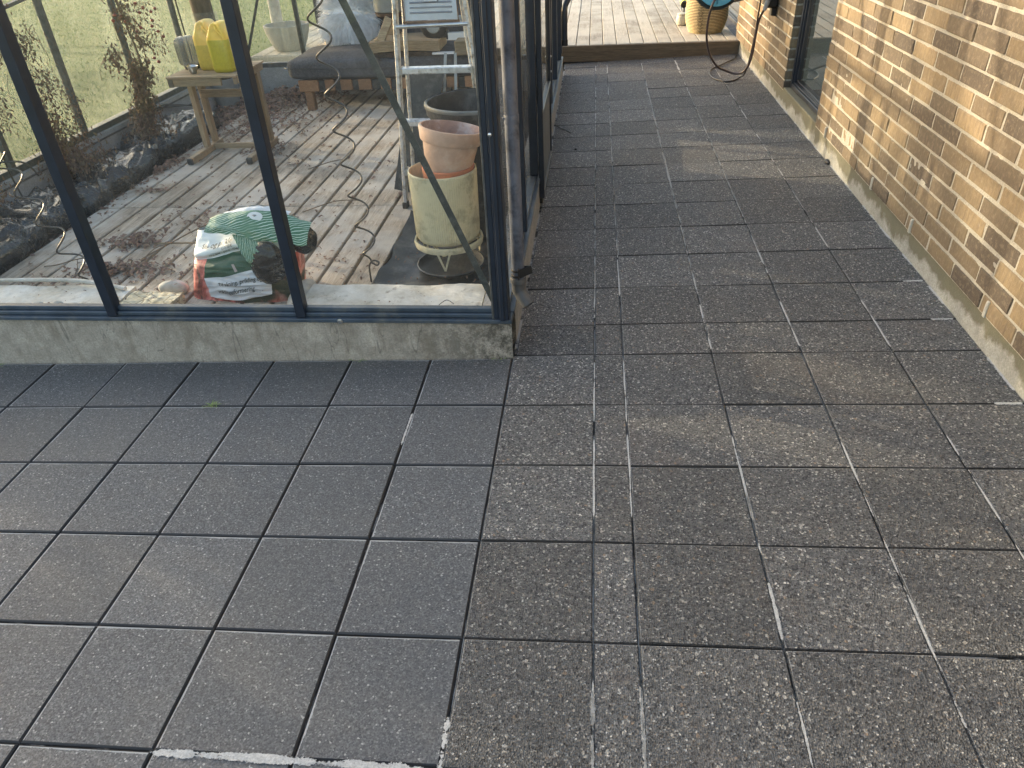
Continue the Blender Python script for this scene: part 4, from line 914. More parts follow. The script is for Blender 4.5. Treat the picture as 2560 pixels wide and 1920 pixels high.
# ================================================================ MORE THINGS IN THE GREENHOUSE
# ---- black grow bags along the left side
def growbag(cx,cy,lx,ly,hh,rz,seed,label):
    W=Matrix.Translation((cx,cy,-.10+hh*.5))@Matrix.Rotation(R(rz),4,'Z')@Matrix.Rotation(R(2),4,'Y')
    b=MB()
    def fn(u,v):
        a=2*math.pi*u; p=(v-.5)*math.pi; f=lambda t,q:math.copysign(abs(t)**q,t)
        X=f(math.cos(a),.35)*f(math.cos(p),.38); Y=f(math.sin(a),.35)*f(math.cos(p),.38); Z_=f(math.sin(p),.8)
        P_=Vector((lx/2*X,ly/2*Y,hh/2*Z_)); s_=Vector((seed*3.1,seed*1.7,0))
        rid=abs(N3(P_*1.0+s_,9)); rid2=1-abs(N3(Vector((P_.x*1.2+P_.y*.7,P_.y*.5-P_.x*.4,P_.z))+s_,13))
        P_.z+= (.036*N3(P_+s_,4.5)+.030*(rid2**5)-.022*rid)*(1 if Z_>-.2 else .1)
        ed=max(abs(X),abs(Y))**6; P_.x*=1+.05*ed*N3(P_+s_,12); P_.y*=1+.06*ed*N3(P_+s_,10)
        return W@P_
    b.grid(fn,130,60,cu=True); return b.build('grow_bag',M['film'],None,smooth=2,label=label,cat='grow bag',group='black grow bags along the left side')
growbag(-2.84,4.55,.40,.86,.17,-3,1,'farthest black grow bag, with the tall withered tomato plant')
growbag(-2.85,3.78,.42,.70,.15,5,2,'black grow bag with pale creases beside the bushy withered plant')
growbag(-2.84,3.12,.42,.60,.15,-4,3,'flat black grow bag seen left of and behind the window bar')
growbag(-2.84,2.36,.44,.86,.15,3,4,'nearest black grow bag with torn crumpled top at the left edge')
def text_mesh(s_,size,shear=0.,ext=0):
    cu=bpy.data.curves.new('t','FONT'); cu.body=s_; cu.size=size; cu.shear=shear; cu.offset=size*.016; cu.align_x='CENTER'; cu.align_y='CENTER'; cu.resolution_u=3
    o=bpy.data.objects.new('t',cu); C.objects.link(o); bpy.context.view_layer.update()
    me=bpy.data.meshes.new_from_object(o.evaluated_get(bpy.context.evaluated_depsgraph_get())); vs=[v.co.copy() for v in me.vertices]; fs=[list(p.vertices) for p in me.polygons]
    bpy.data.objects.remove(o); bpy.data.curves.remove(cu); bpy.data.meshes.remove(me); return vs,fs
gb2=bpy.data.objects['grow_bag.001']
# ---- soil bag
sb=thing('soil_bag',(-1.25,2.12,FZ),'slumped white and green potting soil bag with red flowers, folded open at the top','bag')
fq=lambda t,q:math.copysign(abs(t)**q,t)
def BP(X,s_,v):     # X -1..1 across, s_ -1 front / +1 back depth share, v height 0..1
    Yd=s_; H=.298+.075*math.exp(-((X-.15)/.55)**2)+.02*X
    x=-1.262+.055*v+X*(.248-.016*v**2); dep=.125*(1-.80*v**3.0)+.01*math.sin(3*X)
    y=2.125+Yd*dep+.03*v; z=FZ+H*v
    p=Vector((x,y,z)); fr=-Yd if Yd<0 else 0
    cr=.010*N3((x*9,z*16,0))+.004*(1-abs(N3((x*7+z*18,z*34-x*9,2))))**3+.0014*N3((x*8,z*70,5))
    cr+= -.016*math.exp(-((v-.60)/.05)**2)+ .012*math.exp(-((v-.70)/.08)**2)
    p.y-=cr*fr*1.4; p.x+=.006*N3((z*14,x*3,7))
    return p
def bagf(u,v):
    a=2*math.pi*u; return BP(fq(math.cos(a),.55),fq(math.sin(a),.62)*(1),v)
def bagmat():
    t=NT('printed_bag_film'); uv=t.n('ShaderNodeUVMap'); s=t.sep(uv.outputs[0]); v=t.math('ADD',s[1],t.math('MULTIPLY',t.math('SUBTRACT',t.noise(9,2,.5),.5),.03))
    vec=t.mapped((1,1,.55)); pet=t.noise(13,5,.62,vec,.9); red=t.ramp(pet,[(.34,(.035,.03,.022)),(.43,(.35,.08,.06)),(.52,(.70,.20,.16)),(.62,(.85,.42,.36)),(.72,(.30,.07,.05))])
    dk=t.ramp(t.noise(5,3,.5),[(.52,0.),(.60,1.)]); red=t.mix(dk,red,(.035,.045,.022))
    grn=(.022,.085,.045)
    gm=t.math('MULTIPLY',t.math('GREATER_THAN',v,.30),t.math('MULTIPLY',t.math('GREATER_THAN',s[0],.67),t.math('LESS_THAN',s[0],.86)))
    c=t.mix(gm,red,grn); c=t.mix(t.math('GREATER_THAN',v,.595),c,(.74,.78,.78)); t.col(c); t.rough(.38); t.bump(t.noise(16,3,.6,t.mapped((1,1,4))),.5,.008); return t.m
b=MB(); b.grid(bagf,150,70,cu=True); b.build('bag_body',bagmat(),sb,smooth=2)
wm=simple('white_bag_print',(.72,.75,.76),.4,.04,9,0,.05); km=simple('dark_bag_print',(.03,.045,.04),.5,.05,9,0,0); gm_=None
def on_bag(X,v,off=.0025):
    ca=min(1,abs(X))**(1/.55); return BP(X,-(max(1e-4,1-ca*ca)**.5)**.62,v)+Vector((0,-off,off*.5))
def labpt(s_,t_): # s_ 0..1 along label, t_ 0..1 up
    X=-.66+1.30*s_+.10*(1-t_)*(1-s_); v=.015+.295*t_+.13*s_*(.55+.45*t_)+.05*math.sin(s_*3.1)*-1+.035
    return X,max(.0,v)
b=MB(); b.grid(lambda u,v:on_bag(*labpt(u,v),.004),120,60); b.build('label',wm,sb,smooth=2)
def put_text(s_,size,c0,k,ang,fn,off):
    vs,fs=text_mesh(s_,size); out=[]
    for q in vs:
        x=q.x*math.cos(ang)-q.y*math.sin(ang); y=q.x*math.sin(ang)+q.y*math.cos(ang); out.append(on_bag(*fn(c0[0]+x*k[0],c0[1]+y*k[1]),off))
    b=MB(); b.add(out,fs); return b.build('lettering',km,sb)
put_text('Til såning, prikling og',.10,(.55,.66),(.78,2.35),0,labpt,.013)
put_text('stiklingeformering',.10,(.48,.33),(.80,2.35),0,labpt,.013)
raw=lambda X,v:(X,v)
put_text('Så- og prikle',.10,(-.42,.765),(1.35,.70),R(-6),raw,.010)
put_text('LITER',.10,(-.18,.695),(1.0,.50),R(-3),raw,.010)
put_text('Gødet · Jord · Gødet',.10,(-.22,.635),(.85,.40),0,raw,.010)
b=MB(); b.add([on_bag(*p,.004) for p in ((-.10,.475),(-.055,.475),(.02,.385),(-.03,.380))],[(0,1,2,3)]); b.build('bag_mark',simple('tan_mark',(.45,.38,.34)),sb)
def strip():
    t=NT('green_striped_bag_film'); uv=t.n('ShaderNodeUVMap'); s=t.sep(uv.outputs[0]); k=t.math('FRACT',t.math('ADD',t.math('MULTIPLY',s[0],13),t.math('MULTIPLY',s[1],11)))
    c=t.mix(t.math('LESS_THAN',k,.24),(.05,.16,.085),(.50,.62,.52)); c=t.mix(t.ramp(t.noise(7,2,.5),[(.55,0.),(.6,1.)]),c,(.085,.21,.12)); t.col(c); t.rough(.35); t.bump(t.noise(24,3,.6),.4,.008); return t.m
gs=strip()
b=MB()
def flap(u,v):
    x=-1.325+.435*u; top=.290+.055*math.sin(u*2.6+.3)-.02*u; fall=.030+.030*math.sin(u*3.1)+.035*u+.02*abs(N3((u*7,0,1)))
    z=top-fall*v**1.3*(1.15-.5*abs(u-.5))+.010*N3((u*5,v*3,3)); y=2.10-.10*math.sin(v*1.45)-.01*u+.010*N3((u*5,v*4,8))-.006*(1-abs(N3((u*9-v*3,v*4,1))))**5; return Vector((x,y,z))
b.grid(flap,60,18)
def flap2(u,v):
    x=-1.215+.10*u+.085*v*(1)-.035*u*v; z=.262-.155*v*(1-.12*u)+.006*N3((u*9,v*9,2)); y=2.012-.042*math.sin(v*2.2)+.006*N3((u*8,v*10,5)); return Vector((x+.0,y,z))
b.grid(flap2,16,24); b.build('folded_flap',gs,sb,smooth=2)
b=MB(); b.grid(lambda u,v:Vector((-1.30+.30*u,2.115+.06*v-.02,.30+.055*math.sin(u*3.0)*(1-.5*v)+.008*N3((u*8,v*6,0))-.05*(1-v)**3)),30,10)
b.build('white_fold',wm,sb,smooth=2)
b=MB(); b.lathe([(.0,.003),(.5,.002),(1,0)],26,Matrix.Translation((-1.118,2.055,.322))@Matrix.Rotation(R(62),4,'X')@Matrix.Diagonal((.034,.020,1,1)),cb=False,ct=False); b.build('hand_emblem',wm,sb)
b=MB()
for k,a in enumerate((-50,-25,0,25,50)): b.bar((-1.118,2.052,.320),(-1.118+.015*math.sin(R(a)),2.052+.004,.320+.011*math.cos(R(a))),.0022,.0015,up=(0,1,0))
b.build('emblem_leaves',km,sb)
def dome(cx,cy,cz,rx,rz_,dpp,ang):
    b=MB()
    def fn(u,v):
        a=2*math.pi*u; r=math.sin(v*math.pi/2); d=math.cos(v*math.pi/2); p=Vector((rx*r*math.cos(a)*(1+.12*N3((math.cos(a)*1.5,math.sin(a)*1.5,cx*9))),-dpp*d,rz_*r*math.sin(a)*(1+.1*N3((math.sin(a)*2,math.cos(a),3)))))
        p+=Vector((0,-.008,.0))*N3(p+Vector((cx,0,0)),40); return Matrix.Translation((cx,cy,cz))@Matrix.Rotation(R(ang),4,'Z')@p
    b.grid(fn,36,12,cu=True); return b
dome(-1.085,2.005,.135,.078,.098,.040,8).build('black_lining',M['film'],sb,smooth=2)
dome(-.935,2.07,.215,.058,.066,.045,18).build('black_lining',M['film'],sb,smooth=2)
# ---- boards, foam and stones behind the front foundation
def slabf(name,mat,x0,x1,y0,y1,zt,seed,label,cat,amp=.006,back=0.02):
    b=MB()
    def fn(u,v):
        x=x0+(x1-x0)*u; y=y0+(y1-y0)*v+back*N3((u*4,v,seed)); return Vector((x,y,zt+amp*N3((x*7,y*9,seed))+amp*.4*N3((x*30,y*30,seed))))
    b.grid(fn,90,30); b.grid(lambda u,v:fn(u,1)+Vector((0,.004*v,-.09*v)),90,3); b.grid(lambda u,v:fn(1,u)+Vector((.003*v,0,-.09*v)),20,3); b.grid(lambda u,v:fn(0,u)-Vector((.003*v,0,.09*v)),20,3)
    return b.build(name,mat,None,smooth=True,label=label,cat=cat)
slabf('white_plastic_sheet',M['wfilm'],-3.04,-1.76,1.625,2.055,.0,1,'dirty white plastic sheet lying inside the front foundation at the left','plastic sheet')
slabf('foam_slab',M['foam'],-1.745,-1.515,1.625,2.01,-.005,5,'cracked cream coloured foam slab beside the soil bag','foam slab',.010,.03)
slabf('foam_board',M['wfilm'],-.935,-.165,1.625,2.075,.0,9,'dirty white board under the spiral stake, right of the soil bag','board',.005,.018)
b=MB(); b.tube(spline([(-3.05,2.02,.012),(-2.5,2.075,.014),(-2.05,2.06,.024),(-1.78,2.01,.010)],10),.010,8); b.build('sheet_edge',M['wfilm'],bpy.data.objects['white_plastic_sheet'],smooth=True)
def rock(x,y,z,a,c,h_,seed,label,grp=None):
    b=MB(); b.grid(lambda u,v:Vector((x+a*fq(math.cos(2*math.pi*u),.8)*fq(math.cos((v-.5)*math.pi),.8)*(1+.12*N3((u*3,v*3,seed))),y+c*fq(math.sin(2*math.pi*u),.8)*fq(math.cos((v-.5)*math.pi),.8),z+h_*.5+h_*.5*math.sin((v-.5)*math.pi)*(1+.15*N3((math.cos(6.28*u),math.sin(6.28*u),seed))))),24,12,cu=True)
    return b.build('stone',M['stone'],None,smooth=2,label=label,cat='stone',group=grp)
rock(-1.832,1.566,.1465,.023,.02,.032,1,'leftmost of the three pale pebbles on the ledge',' pale pebbles on the inner ledge'.strip())
rock(-1.752,1.566,.1465,.024,.02,.034,2,'middle pale pebble of the three on the ledge','pale pebbles on the inner ledge')
rock(-1.690,1.566,.1465,.028,.02,.026,3,'flattest pale pebble, nearest the window bar','pale pebbles on the inner ledge')
rock(-1.600,2.085,-.06,.070,.032,.070,4,'pale oblong stone between the foam slab and the floor boards')
rock(-.985,2.04,-.09,.045,.13,.10,5,'pale block of stone right behind the soil bag')
# ---- withered tomato plants
def dryplant(name,base,path,zones,toms,seed,label,loops=0):
    rnd=random.Random(seed); o=thing(name,base,label,'plant','withered tomato plants'); b=MB()
    sp=spline(path,8); b.tube(sp,[.009-.005*i/len(sp) for i in range(len(sp))],7)
    for k in range(3):
        off=Vector((rnd.gauss(0,.03),rnd.gauss(0,.03),0)); b.tube([q+off*(1+.6*math.sin(i*.35+k))+Vector((rnd.gauss(0,.002),rnd.gauss(0,.002),0)) for i,q in enumerate(sp)],[.005-.003*i/len(sp) for i in range(len(sp))],5)
    lf=MB()
    for (c,s_,n,sz) in zones:
        c=Vector(c)
        for i in range(max(3,n//45)):
            p0=c+Vector((rnd.gauss(0,s_[0]*.6),rnd.gauss(0,s_[1]*.6),rnd.gauss(0,s_[2]*.7))); d=Vector((rnd.gauss(0,1),rnd.gauss(0,1),-.2)).normalized(); L=rnd.uniform(.05,.14)
            pts=[p0,p0+d*L*.5+Vector((0,0,.012)),p0+d*L+Vector((0,0,-.03)),p0+d*L*1.1+Vector((0,0,-.09))]; b.tube(spline(pts,4),.0014,4)
        for i in range(n):
            p=c+Vector((rnd.gauss(0,s_[0]),rnd.gauss(0,s_[1]),rnd.gauss(0,s_[2])))
            if p.x<-3.05: p.x=-3.05+rnd.random()*.04
            d=Vector((rnd.gauss(0,.45),rnd.gauss(0,.45),-1)).normalized(); q=sz*rnd.uniform(.5,1.5); sd_=d.cross(Vector((rnd.gauss(0,1),rnd.gauss(0,1),rnd.gauss(0,1)))).normalized()*q*rnd.uniform(.12,.32); cv=d.cross(sd_).normalized()*q*rnd.uniform(-.4,.4)
            vs=[p,p+d*q*.5+sd_+cv,p+d*q*.5-sd_*.6+cv,p+d*q+cv*.3,p+d*q*.9+sd_*1.2-cv*.5]; k=len(lf.v); lf.v+=[tuple(x) for x in vs]; lf.f+=[[k,k+1,k+2],[k+1,k+3,k+2],[k+1,k+4,k+3]]; lf.uv+=[None]*3; lf.col+=[(0,0,0)]*3; lf.mi+=[0 if rnd.random()<.75 else 1]*3
    b.build('stem',M['stem'],o,smooth=2); lf.build('withered_leaves',[M['leafd'],M['leafd2']],o)
    for i,c in enumerate(toms):
        t_=MB(); t_.lathe([(.0,-.9),(.5,-.75),(.95,-.2),(.9,.4),(.4,.85),(.0,.8)],10,Matrix.Translation(c)@Matrix.Diagonal((.013,.013,.012,1)),rf=lambda a,z:1+.12*math.sin(a*3+i),cb=False,ct=False); t_.build('tomato',M['tomato'],o,smooth=2)
tm=[(-2.85+rnd.gauss(0,.02),y+rnd.gauss(0,.02),z) for y,z in ((4.30,.80),(4.33,.83),(4.36,.78),(4.39,.81),(4.42,.76),(4.50,.70),(4.53,.67),(4.51,.72),(4.60,.86),(4.63,.83),(4.66,.80),(4.60,.80),(4.72,.74),(4.74,.70),(4.78,.66),(4.80,.62),(4.86,.80),(4.70,.50),(4.72,.47))]
dryplant('tomato_plant',(-2.87,4.3,0),[(-2.87,4.27,.03),(-2.87,4.36,.25),(-2.86,4.45,.50),(-2.86,4.42,.75),(-2.85,4.36,1.0),(-2.85,4.40,1.38)],
 [((-2.87,4.31,.16),(.045,.045,.07),650,.030),((-2.87,4.37,.30),(.035,.035,.08),650,.030),((-2.87,4.43,.46),(.035,.04,.05),380,.032),((-2.85,4.52,.66),(.03,.05,.06),220,.026),((-2.85,4.40,.80),(.03,.045,.05),260,.022),((-2.85,4.16,.60),(.03,.04,.045),170,.028),((-2.85,4.76,.62),(.03,.03,.09),170,.016),((-2.87,4.28,.085),(.09,.09,.02),380,.022),((-2.85,4.62,.85),(.03,.06,.05),130,.016),((-2.85,4.42,1.05),(.04,.08,.15),260,.026)],tm,5,'tall withered tomato plant with dried red fruit in the farthest grow bag')
dryplant('tomato_plant',(-2.95,3.52,0),[(-2.95,3.52,.03),(-2.93,3.46,.22),(-2.90,3.36,.42),(-2.93,3.40,.52),(-2.87,3.28,.66),(-2.90,3.34,.78),(-2.85,3.25,.95),(-2.85,3.2,1.3)],
 [((-2.92,3.50,.14),(.07,.085,.06),1100,.022),((-2.92,3.46,.27),(.05,.07,.07),600,.022),((-2.89,3.38,.45),(.035,.05,.07),260,.022),((-2.86,3.42,.62),(.03,.05,.06),170,.024),((-2.86,3.30,.80),(.035,.06,.05),240,.020),((-2.86,3.44,.84),(.03,.04,.03),150,.016),((-2.87,3.2,.98),(.04,.07,.1),260,.026),((-2.88,3.60,.40),(.03,.03,.13),190,.022),((-2.95,3.6,.09),(.09,.12,.02),300,.025)],[(-2.88,3.33,.60),(-2.9,3.36,.47)],6,'bushy tangled withered tomato plant left of the first window bar')
dryplant('tomato_plant',(-2.92,2.75,0),[(-2.92,2.72,.03),(-2.9,2.8,.4),(-2.88,2.86,.8),(-2.88,2.9,1.25)],
 [((-2.9,3.0,.62),(.03,.05,.07),300,.022),((-2.9,3.03,.52),(.03,.04,.05),150,.018),((-2.92,2.75,.2),(.05,.06,.1),260,.024),((-2.89,2.85,.85),(.05,.07,.1),220,.026)],[],7,'withered plant cut off by the left edge of the picture')
# ---- leaf litter, twigs
rnd=random.Random(77); lt=MB()
def litter(cx,cy,sx,sy,n,sz,z=FZ,zz=.0):
    for i in range(n):
        x=rnd.gauss(cx,sx); y=rnd.gauss(cy,sy)
        if not(-3.03<x<-.08 and 1.65<y<6.08): continue
        zf=z if x>-2.6 else -.098; 
        p=Vector((x,y,zf+.002+abs(rnd.gauss(0,zz)))); a=rnd.uniform(0,6.28); q=sz*rnd.uniform(.35,1.5); d=Vector((math.cos(a),math.sin(a),rnd.uniform(0,.3))); s_=Vector((-d.y,d.x,rnd.uniform(-.2,.5)))*rnd.uniform(.2,.6)
        up=Vector((0,0,q*rnd.uniform(.1,.45)))
        vs=[p-d*q*.5,p+s_*q*.5+up,p-s_*q*.5+up*.8,p+d*q*.5+up*.4,p+d*q*.2+s_*q*.9+up*.2]
        for v_ in vs: v_.z=max(v_.z,zf+.0015)
        k=len(lt.v); lt.v+=[tuple(v_) for v_ in vs]; lt.f+=[[k,k+1,k+2],[k+1,k+3,k+2],[k+1,k+4,k+3]]; lt.uv+=[None]*3; lt.col+=[(0,0,0)]*3; c=0 if rnd.random()<.6 else 1; lt.mi+=[c]*3
for a in ((-2.50,5.88,.30,.16,1500,.045,FZ,.018),(-2.42,5.45,.22,.22,800,.035,FZ,.008),(-2.75,5.6,.15,.3,700,.04,FZ,.01),(-2.20,4.95,.25,.22,420,.03,FZ,.004),(-2.46,4.75,.12,.2,260,.03,FZ,.004),(-1.99,4.25,.10,.12,150,.028,FZ,.006),(-2.62,3.6,.05,.45,650,.03,-.06,.006),(-2.60,3.90,.06,.08,160,.04,FZ,.012),(-2.63,2.7,.06,.5,500,.03,-.08,.006),
 (-2.11,2.66,.07,.06,130,.035,FZ,.008),(-2.06,2.33,.10,.05,120,.035,FZ,.006),(-1.90,2.30,.10,.05,110,.03,FZ,.005),(-2.40,3.44,.05,.03,40,.03,FZ,.006),(-2.26,2.66,.05,.05,50,.022,FZ,.005),(-1.92,3.0,.1,.12,90,.025,FZ,.003),(-2.2,2.2,.2,.08,150,.018,FZ,.002),(-1.3,2.9,.5,.7,260,.020,FZ,.002),(-1.75,2.3,.2,.12,160,.022,FZ,.003),(-1.0,2.5,.18,.25,120,.018,FZ,.002),(-1.55,3.5,.4,.5,120,.03,FZ,.004),(-1.7,4.4,.4,.5,160,.025,FZ,.003),(-1.6,3.0,.7,1.0,900,.008,FZ,.001),(-2.3,1.85,.4,.1,60,.014,.004,.0),(-1.4,1.8,.2,.1,100,.016,.006,.0),(-.6,1.8,.2,.1,60,.010,.004,.0),(-.35,2.25,.2,.2,200,.016,-.075,.01)):
    litter(*a)
lt.build('leaf_litter',[M['litter'],M['leafd']],kind='stuff',label='dry brown leaf litter and crumbs scattered over the greenhouse floor',cat='leaf litter')
def twig(pts,r,label,mat='stem',branch=None):
    b=MB(); b.tube(spline(pts,6),r,6)
    for q in (branch or []): b.tube(spline(q,5),r*.7,5)
    return b.build('twig',M[mat],None,smooth=True,label=label,cat='twig')
twig([(-2.42,2.35,-.043),(-2.36,2.36,-.040),(-2.28,2.40,-.030),(-2.24,2.44,-.035)],.0028,'forked dry twig on the boards left of the first window bar','stem',[[(-2.27,2.40,-.03),(-2.23,2.33,-.04),(-2.20,2.26,-.044)]])
twig([(-1.95,2.45,-.043),(-1.88,2.60,-.030),(-1.80,2.78,-.02),(-1.72,2.95,-.025),(-1.68,3.08,-.04)],.0032,'long branching dry twig lying above the soil bag','stem',[[(-1.88,2.60,-.03),(-1.90,2.48,-.01),(-1.93,2.38,-.04)],[(-1.76,2.86,-.022),(-1.82,2.93,-.03)]])
twig([(-1.98,2.62,-.040),(-1.80,2.61,-.034),(-1.62,2.62,-.036),(-1.52,2.63,-.040)],.005,'pale straight stick lying behind the soil bag','slab')
twig([(-1.33,3.05,-.043),(-1.18,3.18,-.03),(-1.05,3.22,-.04)],.0028,'thin dry twig on the boards between the second window bar and the spiral stake')
twig([(-1.55,3.8,-.042),(-1.42,3.92,-.03),(-1.36,3.98,-.04)],.003,'short dry twig in the middle of the boards')
twig([(-.005,4.56,.003),(.03,4.51,.006),(.06,4.45,.005),(.09,4.41,.006),(.125,4.345,.006)],.003,'thin dark twig on the paving by the greenhouse wall','hose2')
twig([(-.35,1.80,.006),(-.33,1.83,.012),(-.30,1.81,.02),(-.28,1.84,.012),(-.26,1.82,.006)],.0022,'curled dark tendril on the white board in the corner','hose2',[[(-.34,1.88,.006),(-.31,1.90,.018),(-.28,1.89,.006)]])
b=MB(); b.lathe([(0,0),(.008,.001),(.009,.006),(.004,.010),(0,.010)],10,Matrix.Translation((.169,3.957,.006)),cb=False,ct=False); b.build('crumb',M['black'],None,smooth=True,label='tiny black crumb lying on the paving near the greenhouse door',cat='crumb')
b=MB(); b.grid(lambda u,v:Vector((1.586+.013*math.cos(6.28*u)*math.cos((v-.5)*3.1),3.50+.035*math.sin(6.28*u)*math.cos((v-.5)*3.1)*(1+.3*N3((u*4,v*4,0))),.052+.013*math.sin((v-.5)*3.1))),16,8,cu=True); b.build('dark_lump',M['black'],None,smooth=2,label='black lump of moss on the paving against the house plinth',cat='lump')
# ---- potted trunk in the far left corner
pq=thing('potted_tree',(-2.97,5.72,-.08),'potted tree with thick brown trunk in the back left greenhouse corner','tree')
b=MB(); b.lathe([(.095,-.10),(.10,-.09),(.118,.12),(.121,.14),(.113,.14),(.105,.11),(0,.10)],40,Matrix.Translation((-2.955,5.78,0)),ct=False); b.build('pot',M['greymetal'],pq,smooth=True)
b=MB(); b.tube([(-2.955,5.78,.09),(-2.955,5.76,.4),(-2.95,5.72,.7),(-2.95,5.70,1.25)],[.080,.080,.082,.085],18); b.build('trunk',M['bark'],pq,smooth=True)
b=MB(); b.lathe([(.094,.30),(.098,.50),(.105,.665)],30,Matrix.Translation((-2.955,5.74,0)),cb=False,ct=False); b.build('sleeve',glass_mat('milky_sleeve',.35,1.4,(.95,.95,.92)),pq,smooth=2)
b=MB(); rnd=random.Random(9)
leafcloud(b,rnd,lambda:Vector((max(-3.05,min(-2.5,-2.8+rnd.gauss(0,.15))),5.65+rnd.gauss(0,.15),1.32+abs(rnd.gauss(0,.12)))),500,.035); b.build('crown',M['blade'],pq)
b=MB(); b.tube([(-2.93,5.30,.50),(-2.95,5.30,1.3)],.006,8); b.tube([(-2.93,5.30,-.05),(-2.93,5.30,.50)],.006,8); b.build('cane',M['wire'],None,smooth=True,label='thin straight cane standing behind the ribbed glass jar',cat='cane')
# ================================================================ THINGS ON THE TERRACE AND OUTSIDE
po=thing('stone_planter',(-2.745,6.95,.155),'large empty grey stone planter on the terrace behind the greenhouse','planter')
b=MB(); b.lathe([(.13,.157),(.145,.165),(.185,.25),(.213,.33),(.222,.375),(.222,.385),(.215,.389),(.205,.387),(.200,.36),(.14,.20),(0,.19)],56,Matrix.Translation((-2.745,6.95,0)),ct=False); b.build('bowl',M['cgrey'],po,smooth=True)
tb2=thing('tall_basket',(-2.36,7.25,.155),'tall pale woven basket on the terrace behind the back pane','basket')
b=MB(); pr_=[]
for i in range(46):
    z=.157+i*.013; r=.085+.065*(i/46); pr_+=[(r-.002,z),(r+.003,z+.0045),(r-.002,z+.009)]
b.lathe(pr_,40,Matrix.Translation((-2.38,7.2,0)),ct=False); b.build('weave',M['wick'],tb2,smooth=2)
gt=thing('garden_tree',(-3.25,8.0,-.1),'slim grey tree trunk rising behind the stone planter','tree')
b=MB(); b.tube(spline([(-3.27,8.02,-.15),(-3.25,8.0,.5),(-3.24,8.0,1.3),(-3.26,8.02,2.3)],5),[.07-.0015*i for i in range(16)],16); 
rnd=random.Random(12)
for i in range(9):
    a=i*2.4; b.tube(spline([(-3.25,8.0,1.7+i*.07),(-3.25+.3*math.cos(a),8+.3*math.sin(a),2.0+i*.08),(-3.25+.75*math.cos(a),8+.75*math.sin(a),2.35+i*.08)],4),[.022-.002*k for k in range(9)],6)
b.build('trunk',M['gtrunk'],gt,smooth=2)
b=MB(); leafcloud(b,rnd,lambda:Vector((-3.25+rnd.gauss(0,.45),8+rnd.gauss(0,.45),2.5+rnd.gauss(0,.32))),2500,.05); b.build('crown',M['blade'],gt)
wl=thing('garden_bench',(-8.6,7.4,-.1),'low pale wooden bench standing on the lawn behind the plants','bench')
b=MB()
for k in range(4): b.box((-9.3,7.2+k*.11,.30),(-7.9,7.29+k*.11,.33),.004)
b.build('seat',M['deck'],wl)
for x in (-9.1,-8.1):
    for y in (7.25,7.55): b=MB(); b.box((x-.04,y-.03,-.1),(x+.04,y+.03,.298),.004); b.build('leg',M['deck'],wl)
# ---- coil basket
kb=thing('coil_basket',(1.345,7.2,.155),'round straw coil basket on the terrace below the hose reel','basket')
b=MB(); pr_=[]
def br_(z): 
    t=(z-.157)/.42; return .145+.055*min(1,(t*3.2))**.5 if t<.32 else .200-.012*(t-.32)
for i in range(33):
    z=.157+i*.0130; r=br_(z+.005); pr_+=[(r-.0035,z),(r+.001,z+.003),(r+.0022,z+.0065),(r+.001,z+.010)]
b.lathe(pr_+[(.17,.585),(.15,.30),(0,.2)],72,Matrix.Translation((1.345,7.2,0)),ct=False); b.build('coils',M['wick'],kb,smooth=2)
b=MB()
for s_,a0 in ((1,-118),(-1,-110)):
    pts=[]
    for i in range(60):
        z=.165+i*.0068; a=R(a0+4.0*math.sin(i*1.4)*s_+i*.02); r=br_(z)+.0035; pts.append((1.345+r*math.cos(a),7.2+r*math.sin(a),z))
    b.tube(pts,.0016,5)
b.build('stitching',M['wickd'],kb)
jr=thing('pale_jar',(1.16,7.72,.155),'pale round lidded jar beside the straw basket','jar')
Wj=Matrix.Translation((1.165,7.62,.157))
b=MB(); b.lathe([(.040,0),(.055,.01),(.064,.05),(.058,.088),(.050,.095)],32,Wj); b.build('jar_body',M['pale'],jr,smooth=True)
b=MB(); b.lathe([(.050,.0955),(.056,.098),(.056,.106),(.050,.112),(0,.114)],32,Wj,ct=False); b.build('lid',M['pale'],jr,smooth=True)
yl=thing('yellow_torch',(1.17,7.72,.30),'yellow cylinder lamp with black end above the pale jar','lamp')
Wy=Matrix.Translation((1.172,7.66,.345))@Matrix.Rotation(R(105),4,'X')
b=MB(); b.lathe([(.030,-.14),(.033,-.13),(.033,-.055),(.030,-.05),(.033,-.045),(.034,.0),(.030,.004)],28,Wy); b.build('body',M['yell'],yl,smooth=True)
b=MB(); b.lathe([(.0305,-.002),(.0335,.0045),(.032,.022),(.026,.024),(.02,.014),(0,.013)],28,Wy,ct=False); b.build('end_cap',M['black'],yl,smooth=True)
b=MB(); b.tube(spline([(1.150,7.69,.325),(1.155,7.70,.29),(1.165,7.66,.272)],5),.003,6); b.tube([(1.19,7.80,.33),(1.20,7.83,.157)],.008,8); b.build('stand',M['black'],yl)
